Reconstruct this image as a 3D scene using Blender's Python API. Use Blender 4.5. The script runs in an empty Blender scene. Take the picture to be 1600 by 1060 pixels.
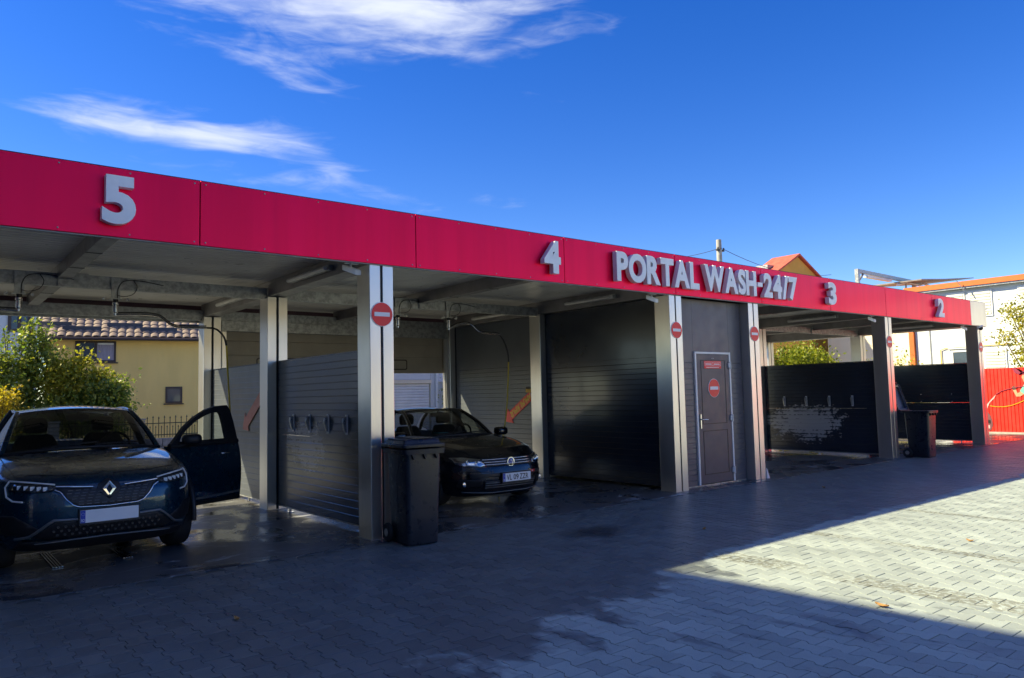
import bpy, bmesh, math, random
import numpy as np
from mathutils import Vector, Matrix
random.seed(7)
rng = np.random.default_rng(7)
SC = bpy.context.scene
COL = SC.collection
R = math.radians

# ------------------------------------------------------------------ camera
YAW, PIT, ROL = R(-38.8869), R(4.28), R(-1.34)
fw = Vector((-math.sin(YAW)*math.cos(PIT), math.cos(YAW)*math.cos(PIT), math.sin(PIT)))
rt = Vector((math.cos(YAW), math.sin(YAW), 0))
up = rt.cross(fw)
rt2 = rt*math.cos(ROL)+up*math.sin(ROL)
up2 = -rt*math.sin(ROL)+up*math.cos(ROL)
cam = bpy.data.cameras.new('camera')
camo = bpy.data.objects.new('camera', cam)
COL.objects.link(camo)
M = Matrix((rt2, up2, -fw)).transposed().to_4x4()
M.translation = Vector((-3.811, -7.156, 1.5))
camo.matrix_world = M
cam.sensor_width = 36
cam.lens = 36*1161.3/1600
cam.clip_end = 800
cam.clip_start = .05
SC.camera = camo

# ------------------------------------------------------------------ sun and sky
SUN = Vector((1.2, -1.0, -1.21)).normalized()          # direction the light travels
EL = math.asin(-SUN.z)
AZ = math.atan2(-SUN.x, -SUN.y)                        # clockwise from +Y
sl = bpy.data.lights.new('sun', 'SUN')
so = bpy.data.objects.new('sun', sl)
COL.objects.link(so)
so.rotation_euler = SUN.to_track_quat('-Z', 'Y').to_euler()
so.location = (-20, 20, 25)
sl.energy = 2.85
sl.angle = R(.55)
sl.color = (1, .87, .55)

W = bpy.data.worlds.new('World')
SC.world = W
W.use_nodes = True
nt = W.node_tree
nt.nodes.clear()
N = nt.nodes.new
L = nt.links.new


def wm(op, a, b=None, c=None):
    n = N('ShaderNodeMath')
    n.operation = op
    for i, x in enumerate((a, b, c)):
        if x is None:
            continue
        if isinstance(x, (int, float)):
            n.inputs[i].default_value = x
        else:
            L(x, n.inputs[i])
    return n.outputs[0]


def wmap(x, a, b, c=0, d=1):
    n = N('ShaderNodeMapRange')
    n.interpolation_type = 'SMOOTHSTEP'
    L(x, n.inputs[0])
    for i, q in enumerate((a, b, c, d)):
        n.inputs[i+1].default_value = q
    return n.outputs[0]


sky = N('ShaderNodeTexSky')
sky.sky_type = 'NISHITA'
sky.sun_disc = False
sky.sun_elevation = EL
sky.sun_rotation = AZ % (2*math.pi)
sky.altitude = 300
sky.air_density = 1.0
sky.dust_density = .12
sky.ozone_density = 4.0
hs = N('ShaderNodeHueSaturation')
hs.inputs['Saturation'].default_value = 1.34
hs.inputs['Hue'].default_value = .520
hs.inputs['Value'].default_value = .80
L(sky.outputs[0], hs.inputs['Color'])
tc = N('ShaderNodeTexCoord')
sx = N('ShaderNodeSeparateXYZ')
L(tc.outputs['Generated'], sx.inputs[0])
az = wm('MULTIPLY', wm('ARCTAN2', sx.outputs[0], sx.outputs[1]), 180/math.pi)
el = wm('MULTIPLY', wm('ARCSINE', sx.outputs[2]), 180/math.pi)


def wnoise(sc_az, sc_el, off, detail, rough, dist):
    c = N('ShaderNodeCombineXYZ')
    L(wm('MULTIPLY_ADD', az, sc_az, off), c.inputs[0])
    L(wm('MULTIPLY', el, sc_el), c.inputs[1])
    n = N('ShaderNodeTexNoise')
    n.inputs['Scale'].default_value = 1
    n.inputs['Detail'].default_value = detail
    n.inputs['Roughness'].default_value = rough
    n.inputs['Distortion'].default_value = dist
    L(c.outputs[0], n.inputs['Vector'])
    return n.outputs[0]


wisp = wnoise(.055, .30, 4.35, 7, .50, .8)
wisp2 = wnoise(.20, .80, 9.3, 8, .58, 1.2)
warp = wnoise(.10, .2, 5.7, 3, .5, 0)


def blob(a0, e0, ra, re, tilt=0.0):
    da = wm('DIVIDE', wm('SUBTRACT', az, a0), ra)
    e1 = wm('ADD', wm('SUBTRACT', el, e0), wm('MULTIPLY', wm('SUBTRACT', az, a0), tilt))
    de = wm('DIVIDE', wm('ADD', e1, wm('MULTIPLY', wm('SUBTRACT', warp, .5), 3)), re)
    d = wm('SQRT', wm('ADD', wm('MULTIPLY', da, da), wm('MULTIPLY', de, de)))
    return wm('SUBTRACT', 1, d)


m1 = blob(26.5, 29.0, 18.5, 5.0, .0)
m2 = blob(15.5, 19.0, 9.6, 1.9, .01)
m3 = blob(3, 27.5, 10, 2.0, .1)
far = wm('MULTIPLY_ADD', wmap(wnoise(.018, .07, 20.2, 4, .5, .3), .42, .60), 1.2, -.62)
farm = wm('MULTIPLY', wmap(el, 33, 40), 1)
mm = wm('MAXIMUM', wm('MAXIMUM', m1, wm('MULTIPLY_ADD', m2, .8, -.13)), wm('MULTIPLY_ADD', m3, .7, -.28))
mm = wm('MAXIMUM', mm, wm('ADD', far, wm('MULTIPLY_ADD', farm, .6, -.6)))
dens = wm('ADD', wm('MULTIPLY', mm, .62), wm('MULTIPLY', wm('SUBTRACT', wisp, .5), 1.7))
dens = wm('ADD', dens, wm('MULTIPLY', wm('SUBTRACT', wisp2, .5), .55))
cl = wmap(dens, -.05, .75)
cl = wm('MULTIPLY', cl, .93)
mx = N('ShaderNodeMix')
mx.data_type = 'RGBA'
L(cl, mx.inputs[0])
L(hs.outputs[0], mx.inputs[6])
mx.inputs[7].default_value = (3.7, 3.95, 4.5, 1)
bg = N('ShaderNodeBackground')
bg.inputs['Strength'].default_value = .059
L(mx.outputs[2], bg.inputs['Color'])
wo = N('ShaderNodeOutputWorld')
L(bg.outputs[0], wo.inputs['Surface'])

SC.view_settings.view_transform = 'Standard'
SC.view_settings.look = 'None'
SC.view_settings.exposure = 2.1
SC.view_settings.gamma = 1
SC.view_settings.use_curve_mapping = False
SC.cycles.max_bounces = 10
SC.cycles.transparent_max_bounces = 12
SC.cycles.use_denoising = True

# ------------------------------------------------------------------ materials


def newmat(name):
    m = bpy.data.materials.new(name)
    m.use_nodes = True
    t = m.node_tree
    return m, t, t.nodes['Principled BSDF']


def noise(t, scale, detail=4, rough=.55, coord='Object', dist=0.0, stretch=None):
    if coord == 'Position':
        g = t.nodes.new('ShaderNodeNewGeometry')
        src = g.outputs['Position']
    else:
        g = t.nodes.new('ShaderNodeTexCoord')
        src = g.outputs[coord]
    n = t.nodes.new('ShaderNodeTexNoise')
    n.inputs['Scale'].default_value = scale
    n.inputs['Detail'].default_value = detail
    n.inputs['Roughness'].default_value = rough
    n.inputs['Distortion'].default_value = dist
    if stretch:
        mp = t.nodes.new('ShaderNodeMapping')
        mp.inputs['Scale'].default_value = stretch
        t.links.new(src, mp.inputs[0])
        src = mp.outputs[0]
    t.links.new(src, n.inputs['Vector'])
    return n.outputs[0]


def mth(t, op, a, b=None, clamp=False):
    n = t.nodes.new('ShaderNodeMath')
    n.operation = op
    n.use_clamp = clamp
    for i, x in enumerate((a, b)):
        if x is None:
            continue
        if isinstance(x, (int, float)):
            n.inputs[i].default_value = x
        else:
            t.links.new(x, n.inputs[i])
    return n.outputs[0]


def mrange(t, x, a, b, c=0.0, d=1.0, smooth=True):
    n = t.nodes.new('ShaderNodeMapRange')
    if smooth:
        n.interpolation_type = 'SMOOTHSTEP'
    t.links.new(x, n.inputs[0])
    for i, q in enumerate((a, b, c, d)):
        n.inputs[i+1].default_value = q
    return n.outputs[0]


def mixc(t, f, a, b, blend='MIX'):
    n = t.nodes.new('ShaderNodeMix')
    n.data_type = 'RGBA'
    n.blend_type = blend
    for i, x in ((0, f), (6, a), (7, b)):
        if isinstance(x, (int, float)):
            n.inputs[i].default_value = x
        elif isinstance(x, tuple):
            n.inputs[i].default_value = (*x[:3], 1)
        else:
            t.links.new(x, n.inputs[i])
    return n.outputs[2]


def bump(t, p, h, strength=.2, dist=.01):
    b = t.nodes.new('ShaderNodeBump')
    b.inputs['Strength'].default_value = strength
    b.inputs['Distance'].default_value = dist
    t.links.new(h, b.inputs['Height'])
    t.links.new(b.outputs[0], p.inputs['Normal'])


def pm(name, col, rough=.5, metal=0.0, var=.12, vs=2.5, coat=0.0, bmp=0.0, bs=80, rv=.08, spec=.5, stretch=None, coatr=.04):
    m, t, p = newmat(name)
    n = noise(t, vs, 5, .6, stretch=stretch)
    c = mixc(t, mrange(t, n, .3, .7), tuple(x*(1-var) for x in col), tuple(min(1, x*(1+var)) for x in col))
    t.links.new(c, p.inputs['Base Color'])
    p.inputs['Metallic'].default_value = metal
    n2 = noise(t, vs*2.3+1, 5, .6, stretch=stretch)
    t.links.new(mrange(t, n2, .25, .75, max(.01, rough-rv), rough+rv), p.inputs['Roughness'])
    p.inputs['Specular IOR Level'].default_value = spec
    p.inputs['Coat Weight'].default_value = coat
    p.inputs['Coat Roughness'].default_value = coatr
    if bmp:
        bump(t, p, noise(t, bs, 3), bmp, .004)
    return m


MT = {}
MT['red_back_shaded'] = pm('shaded_red_sheet_back', (.075, .035, .055), .6)  # back of the red panels, darkened in colour to stand for shade
MT['red'] = pm('red_cladding', (.96, .001, .058), .42, .72, .07, 2.0, stretch=(1.6, 1, .10), coat=.12, coatr=.12, rv=.03, spec=.3, bmp=.035, bs=1.1)
MT['column'] = pm('brushed_steel_cladding', (.63, .61, .57), .30, .85, .10, 1.2, rv=.02, stretch=(1, 1, .3), bmp=.06, bs=1.6)
MT['galv'] = pm('galvanised_steel', (.33, .34, .34), .42, .55, .30, 14, bmp=.1, rv=.12)
MT['beam'] = pm('grey_painted_steel', (.22, .21, .21), .45, .2, .15, 3)
MT['soffit'] = pm('white_sheet_soffit', (.62, .60, .57), .36, 0, .10, 1.5, rv=.1)
MT['letter'] = pm('grey_letter_paint', (.84, .87, .90), .42, .0, .06, 3)
MT['letter_side'] = pm('grey_letter_return', (.74, .77, .80), .45, .1, .06, 3)
MT['seam'] = pm('dark_seam', (.02, .02, .022), .6)
MT['anth'] = pm('anthracite_panel', (.015, .024, .042), .24, .1, .12, 1.2, rv=.03, coat=.25, coatr=.10)
MT['greypanel'] = pm('grey_panel', (.088, .10, .118), .34, .1, .10, 1.2, rv=.03, coat=.2, coatr=.15)
MT['booth'] = pm('grey_booth_panel', (.11, .105, .12), .40, .1, .10, 2)
MT['door_leaf'] = pm('dark_grey_door_leaf', (.070, .070, .088), .42, 0, .08, 3)
MT['white_alu'] = pm('white_aluminium', (.66, .67, .68), .35, .2, .05, 3)
MT['white'] = pm('white_paint', (.78, .78, .76), .45, 0, .05, 3)
MT['black'] = pm('black_plastic', (.012, .012, .014), .5, 0, .2, 6)
MT['rubber'] = pm('tyre_rubber', (.016, .016, .017), .75, 0, .25, 9)
MT['hose_y'] = pm('yellow_hose', (.62, .44, .02), .45)
MT['steel'] = pm('bright_steel', (.62, .62, .62), .22, 1, .08, 5)
MT['chrome'] = pm('chrome_trim', (.78, .79, .80), .10, 1, .03, 5, rv=.03)
MT['sign_red'] = pm('sign_red', (.90, .022, .022), .40, 0, .04, 4)
MT['sign_white'] = pm('sign_white', (.78, .80, .82), .40, 0, .04, 4)
MT['bin'] = pm('charcoal_bin_plastic', (.013, .017, .026), .33, 0, .20, 5, bmp=.06, bs=160, rv=.1)
MT['paintA'] = pm('dark_blue_car_paint', (.003, .036, .066), .28, .55, .06, 3, coat=1, coatr=.02, rv=.04)
MT['paintB'] = pm('black_car_paint', (.006, .006, .008), .25, .2, .1, 3, coat=1, coatr=.02, rv=.04)
MT['trimgrey'] = pm('satin_grey_trim', (.16, .17, .18), .40, .4, .08, 5)
MT['interior'] = pm('black_car_interior', (.012, .011, .011), .8, 0, .3, 10)
MT['plate'] = pm('number_plate_white', (.74, .77, .80), .35, 0, .03, 5)
MT['plate_blue'] = pm('number_plate_blue', (.01, .05, .42), .35, 0, .03, 5)
MT['yellow'] = pm('yellow_plastic', (.75, .42, .01), .45)
MT['word_yellow'] = pm('yellow_print', (.95, .72, .04), .45, 0, .04, 4)
MT['orange'] = pm('orange_arrow', (.95, .065, .035), .45, 0, .08, 4)
MT['orange_shaded'] = pm('shaded_red_arrow', (.26, .06, .055), .5, 0, .12, 4)  # same sign as the orange arrow, its shade put into the colour
MT['teal'] = pm('teal_paper', (.02, .42, .45), .5)
MT['trunk'] = pm('bark', (.09, .065, .045), .85, 0, .35, 12, bmp=.4, bs=40)
MT['ywall'] = pm('yellow_render', (.94, .64, .21), .85, 0, .05, 1.6, stretch=(1, 1, .25), bmp=.1, bs=120)
MT['tile'] = pm('brown_roof_tile', (.22, .165, .135), .75, 0, .28, 7, bmp=.15, bs=40)
MT['otile'] = pm('orange_roof_tile', (.50, .19, .07), .8, 0, .25, 6, bmp=.15, bs=40)
MT['brown'] = pm('brown_window_frame', (.055, .035, .032), .5)
MT['guard_shadow'] = pm('snow_guard_shadow_tone', (.045, .05, .07), .5)
MT['curtain'] = pm('curtain_cloth', (.36, .32, .38), .9, 0, .25, 16, stretch=(6, 6, .3))
MT['gwall'] = pm('pale_grey_render', (.62, .64, .66), .85, 0, .05, 1.3, bmp=.1, bs=110)
MT['wwall'] = pm('white_render', (.62, .66, .68), .85, 0, .04, .9, bmp=.1, bs=110)
MT['owood'] = pm('orange_roof_edge', (.56, .125, .018), .55, 0, .10, 3)
MT['blind'] = pm('pale_slat_blind', (.55, .56, .50), .6, 0, .08, 4)
MT['shutter'] = pm('pale_roller_shutter', (.66, .69, .72), .45, .1, .06, 3)
MT['iron'] = pm('black_wrought_iron', (.025, .025, .028), .55, .3, .2, 10)
MT['stone'] = pm('grey_stone_block', (.30, .28, .27), .85, 0, .3, 9, bmp=.4, bs=30)
MT['redfence'] = pm('red_corrugated_sheet', (.76, .035, .022), .42, 0, .06, 2)
MT['creamwall'] = pm('cream_render', (.72, .64, .50), .85, 0, .06, 1.3)
MT['ochre'] = pm('ochre_render', (.62, .36, .07), .85, 0, .06, 1.3)
MT['concrete'] = pm('pole_concrete', (.36, .35, .32), .8, 0, .15, 4)
MT['redroof'] = pm('red_tile_roof', (.50, .10, .06), .75, 0, .2, 3)
MT['doorpanel'] = pm('beige_sectional_panel', (.34, .30, .235), .45, 0, .08, 2)
MT['skin'] = pm('printed_skin', (.62, .30, .18), .5)
MT['shirt'] = pm('printed_teal_shirt', (.16, .48, .42), .5)
MT['maroon'] = pm('maroon_tone', (.24, .02, .06), .5)
MT['spray'] = pm('printed_pink_spray', (.72, .42, .42), .5)
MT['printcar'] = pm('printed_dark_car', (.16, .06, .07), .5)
MT['apart'] = pm('grey_apartment_render', (.34, .33, .32), .85, 0, .08, 1)
MT['dryleaf'] = pm('dry_leaf', (.46, .25, .08), .8)
MT['lamp'] = pm('pale_lamp_cover', (.60, .59, .56), .35)


def glass(name, tint, refl=.12, rough=.02):
    m, t, p = newmat(name)
    t.nodes.remove(p)
    g = t.nodes.new('ShaderNodeBsdfGlossy')
    g.inputs['Roughness'].default_value = rough
    tr = t.nodes.new('ShaderNodeBsdfTransparent')
    tr.inputs['Color'].default_value = (*tint, 1)
    ge = t.nodes.new('ShaderNodeNewGeometry')
    dp = t.nodes.new('ShaderNodeVectorMath')
    dp.operation = 'DOT_PRODUCT'
    t.links.new(ge.outputs['Incoming'], dp.inputs[0])
    t.links.new(ge.outputs['Normal'], dp.inputs[1])
    cs = mth(t, 'SUBTRACT', 1.0, mth(t, 'ABSOLUTE', dp.outputs['Value']), True)
    fr = mth(t, 'ADD', .045, mth(t, 'MULTIPLY', mth(t, 'POWER', cs, 5.0), .95))
    mx_ = t.nodes.new('ShaderNodeMixShader')
    t.links.new(mth(t, 'MULTIPLY', fr, 1.0+refl, True), mx_.inputs[0])
    t.links.new(tr.outputs[0], mx_.inputs[1])
    t.links.new(g.outputs[0], mx_.inputs[2])
    t.links.new(mx_.outputs[0], t.nodes['Material Output'].inputs[0])
    return m


MT['glass_dark'] = glass('dark_tinted_car_glass', (.20, .22, .23), .2)
MT['glass_mid'] = glass('tinted_car_glass', (.42, .45, .45), .2)
MT['glass_clear'] = glass('clear_car_glass', (.80, .86, .84))
MT['lens'] = glass('headlight_lens', (.95, .97, .98), -.3)
m, t, p = newmat('window_pane')
p.inputs['Base Color'].default_value = (.05, .07, .10, 1)
p.inputs['Roughness'].default_value = .06
t.links.new(mrange(t, noise(t, 1.3), .3, .7, .03, .12), p.inputs['Roughness'])
MT['pane'] = m


def leafmat(name, c1, c2, c3):
    m, t, p = newmat(name)
    g = t.nodes.new('ShaderNodeNewGeometry')
    n = noise(t, .9, 3, .6)
    a = mixc(t, mrange(t, n, .35, .65), c1, c2)
    a = mixc(t, mrange(t, g.outputs['Random Per Island'], .55, 1.0), a, c3)
    t.links.new(a, p.inputs['Base Color'])
    p.inputs['Roughness'].default_value = .45
    tr = t.nodes.new('ShaderNodeBsdfTranslucent')
    t.links.new(mixc(t, 1.0, a, (1.0, 1.0, .45), 'MULTIPLY'), tr.inputs['Color'])
    ms = t.nodes.new('ShaderNodeMixShader')
    ms.inputs[0].default_value = .52
    t.links.new(p.outputs[0], ms.inputs[1])
    t.links.new(tr.outputs[0], ms.inputs[2])
    t.links.new(ms.outputs[0], t.nodes['Material Output'].inputs[0])
    return m


MT['leaf_g'] = leafmat('green_leaves', (.12, .20, .045), (.21, .27, .055), (.40, .40, .07))
MT['leaf_y'] = leafmat('yellow_green_leaves', (.24, .28, .035), (.36, .35, .035), (.48, .40, .05))
MT['leaf_o'] = leafmat('autumn_leaves', (.42, .33, .03), (.38, .27, .03), (.46, .40, .05))
MT['leaf_l'] = leafmat('lime_leaves', (.16, .22, .015), (.28, .32, .02), (.36, .36, .04))


def foam_sheen_panel(name, cy, cz, ry, rz, amt):  # pale speckle paints the sunlit reflection of a wet foam film
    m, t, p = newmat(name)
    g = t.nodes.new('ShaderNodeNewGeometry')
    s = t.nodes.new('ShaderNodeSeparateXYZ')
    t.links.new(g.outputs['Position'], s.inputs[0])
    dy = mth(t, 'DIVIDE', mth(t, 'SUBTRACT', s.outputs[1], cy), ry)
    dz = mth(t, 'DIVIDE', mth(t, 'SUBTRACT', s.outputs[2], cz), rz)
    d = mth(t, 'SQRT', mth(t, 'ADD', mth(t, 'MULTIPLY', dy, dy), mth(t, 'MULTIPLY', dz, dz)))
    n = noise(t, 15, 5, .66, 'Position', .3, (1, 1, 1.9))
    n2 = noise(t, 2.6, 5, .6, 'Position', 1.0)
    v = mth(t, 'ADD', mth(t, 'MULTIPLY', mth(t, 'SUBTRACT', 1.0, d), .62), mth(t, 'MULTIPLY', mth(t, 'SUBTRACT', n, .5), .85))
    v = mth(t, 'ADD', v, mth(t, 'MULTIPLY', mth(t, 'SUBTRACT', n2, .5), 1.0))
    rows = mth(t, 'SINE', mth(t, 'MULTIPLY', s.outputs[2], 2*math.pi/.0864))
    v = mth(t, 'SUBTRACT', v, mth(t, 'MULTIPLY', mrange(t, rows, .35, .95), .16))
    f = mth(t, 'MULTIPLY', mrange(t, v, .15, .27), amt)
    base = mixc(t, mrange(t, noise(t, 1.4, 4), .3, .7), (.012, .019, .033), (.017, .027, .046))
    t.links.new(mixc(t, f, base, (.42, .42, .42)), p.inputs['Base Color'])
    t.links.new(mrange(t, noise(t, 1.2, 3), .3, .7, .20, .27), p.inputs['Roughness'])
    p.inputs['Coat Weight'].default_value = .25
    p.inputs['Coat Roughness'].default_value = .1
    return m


MT['foam_sheen3'] = foam_sheen_panel('anthracite_panel_with_foam_sheen', 2.0, .74, 1.35, .52, 1.0)
MT['foam_sheen5'] = foam_sheen_panel('anthracite_panel_with_drop_sheen', 2.05, .92, .8, .42, .6)


# ---- paving: blocks, joints and the far ground share the wet and dry pattern
def paving(name, kind):
    m, t, p = newmat(name)
    g = t.nodes.new('ShaderNodeNewGeometry')
    s = t.nodes.new('ShaderNodeSeparateXYZ')
    t.links.new(g.outputs['Position'], s.inputs[0])
    x, y = s.outputs[0], s.outputs[1]
    big = noise(t, .9, 6, .62, 'Position', .6, (1, .45, 1))
    mid = noise(t, 3.2, 5, .6, 'Position', .4, (1, .5, 1))
    # wet towards the wash bays, drier towards the street
    w = mth(t, 'ADD', mrange(t, y, -4.62, -1.82, 0, 1, False), mth(t, 'MULTIPLY', mth(t, 'SUBTRACT', big, .5), 1.15))
    w = mth(t, 'ADD', w, mth(t, 'MULTIPLY', mth(t, 'SUBTRACT', mid, .5), .75))
    w = mth(t, 'ADD', w, mrange(t, x, -2.5, 1.8, .20, 0))
    dry_sun = mth(t, 'MULTIPLY', mrange(t, x, 1.2, 2.2), mrange(t, y, -2.6, -3.1))
    w = mth(t, 'SUBTRACT', w, mth(t, 'MULTIPLY', dry_sun, .65))
    w = mrange(t, w, .37, .50)
    # damp tyre tracks leading out of bay 4
    tr_ = None
    for x0, wd in ((1.93, .10), (2.10, .03), (3.50, .07), (5.6, .05)):
        dx = mth(t, 'ABSOLUTE', mth(t, 'SUBTRACT', x, x0))
        a = mrange(t, dx, wd, wd+.03, 1, 0)
        tr_ = a if tr_ is None else mth(t, 'MAXIMUM', tr_, a)
    tread = mrange(t, noise(t, 26, 3, .6, 'Position', 0, (1, .8, 1)), .42, .52)
    fade = mrange(t, noise(t, 1.2, 3, .5, 'Position'), .35, .55, .35, 1)
    tr_ = mth(t, 'MULTIPLY', mth(t, 'MULTIPLY', tr_, mth(t, 'MULTIPLY', tread, fade)), mrange(t, y, -2.4, -3.0))
    spots = mrange(t, noise(t, 4.2, 5, .62, 'Position', .5, (1, .32, 1)), .58, .66)
    damp = mth(t, 'MULTIPLY', spots, mrange(t, dry_sun, 0, 1, .75, .22))
    w = mth(t, 'MAXIMUM', w, damp)
    fine = noise(t, 140, 4, .7, 'Position')
    cl_ = mixc(t, mrange(t, noise(t, 1.7, 4, .6, 'Position'), .3, .7), (.295, .345, .330), (.345, .405, .385))
    if kind == 'block':
        oi = t.nodes.new('ShaderNodeObjectInfo')
        rr = mth(t, 'FRACT', mth(t, 'ADD', g.outputs['Random Per Island'], oi.outputs['Random']))
        cl_ = mixc(t, 1.0, cl_, mixc(t, rr, (.80, .80, .81), (1.10, 1.09, 1.08)), 'MULTIPLY')
    elif kind == 'joint':
        cl_ = mixc(t, 1.0, cl_, (.56, .54, .50), 'MULTIPLY')
    cl_ = mixc(t, 1.0, cl_, mixc(t, mrange(t, fine, .3, .7), (.90, .90, .90), (1.08, 1.08, 1.08)), 'MULTIPLY')
    cl_ = mixc(t, tr_, cl_, mixc(t, 1.0, cl_, (.60, .56, .50), 'MULTIPLY'))
    ox = mth(t, 'SUBTRACT', x, 1.97)
    oy = mth(t, 'SUBTRACT', y, -1.32)
    od = mth(t, 'SQRT', mth(t, 'ADD', mth(t, 'MULTIPLY', ox, ox), mth(t, 'MULTIPLY', mth(t, 'MULTIPLY', oy, oy), 2.0)))
    oil = mrange(t, mth(t, 'ADD', od, mth(t, 'MULTIPLY', mth(t, 'SUBTRACT', mid, .5), .7)), .12, .62, .75, 0)
    oil2 = mth(t, 'MULTIPLY', mrange(t, noise(t, 1.6, 4, .6, 'Position'), .64, .74), .35)
    cl_ = mixc(t, mth(t, 'MAXIMUM', oil, oil2), cl_, (.05, .05, .055))
    grit = mrange(t, noise(t, 38, 2, .5, 'Position'), .765, .79)
    wetc = mixc(t, 1.0, cl_, mixc(t, mrange(t, x, -2.5, 3.5), (.36, .36, .39), (.44, .44, .46)), 'MULTIPLY')
    t.links.new(mixc(t, mth(t, 'MULTIPLY', grit, .55), mixc(t, w, cl_, wetc), (.42, .42, .40)), p.inputs['Base Color'])
    t.links.new(mth(t, 'ADD', mrange(t, w, 0, 1, .80, .42, False), mth(t, 'MULTIPLY', mth(t, 'SUBTRACT', mid, .5), .25)), p.inputs['Roughness'])
    bump(t, p, fine, .25, .003)
    return m


MT['paver'] = paving('concrete_block', 'block')
MT['joint'] = paving('sand_joint', 'joint')
MT['farpave'] = paving('far_paving', 'far')

m, t, p = newmat('wet_concrete_floor')
n = noise(t, 1.1, 6, .65, 'Position', .7)
n2 = noise(t, 5, 5, .65, 'Position', .3)
soap_sheen = noise(t, 2.4, 6, .68, 'Position', .9, (.55, 1.5, 1))  # reflection on soapy water, painted in as pale streaks
soap_sheen = mth(t, 'MULTIPLY', mrange(t, soap_sheen, .585, .66), .6)
t.links.new(mixc(t, soap_sheen, mixc(t, mrange(t, n, .35, .65), (.050, .050, .052), (.10, .10, .10)), (.42, .45, .46)), p.inputs['Base Color'])
t.links.new(mth(t, 'ADD', mrange(t, n, .40, .56, .10, .40), mth(t, 'MULTIPLY', mth(t, 'SUBTRACT', n2, .5), .18), True), p.inputs['Roughness'])
bump(t, p, noise(t, 60, 4, .6, 'Position'), .12, .003)
MT['floor'] = m

# ------------------------------------------------------------------ mesh helpers
ORG = {}


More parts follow.
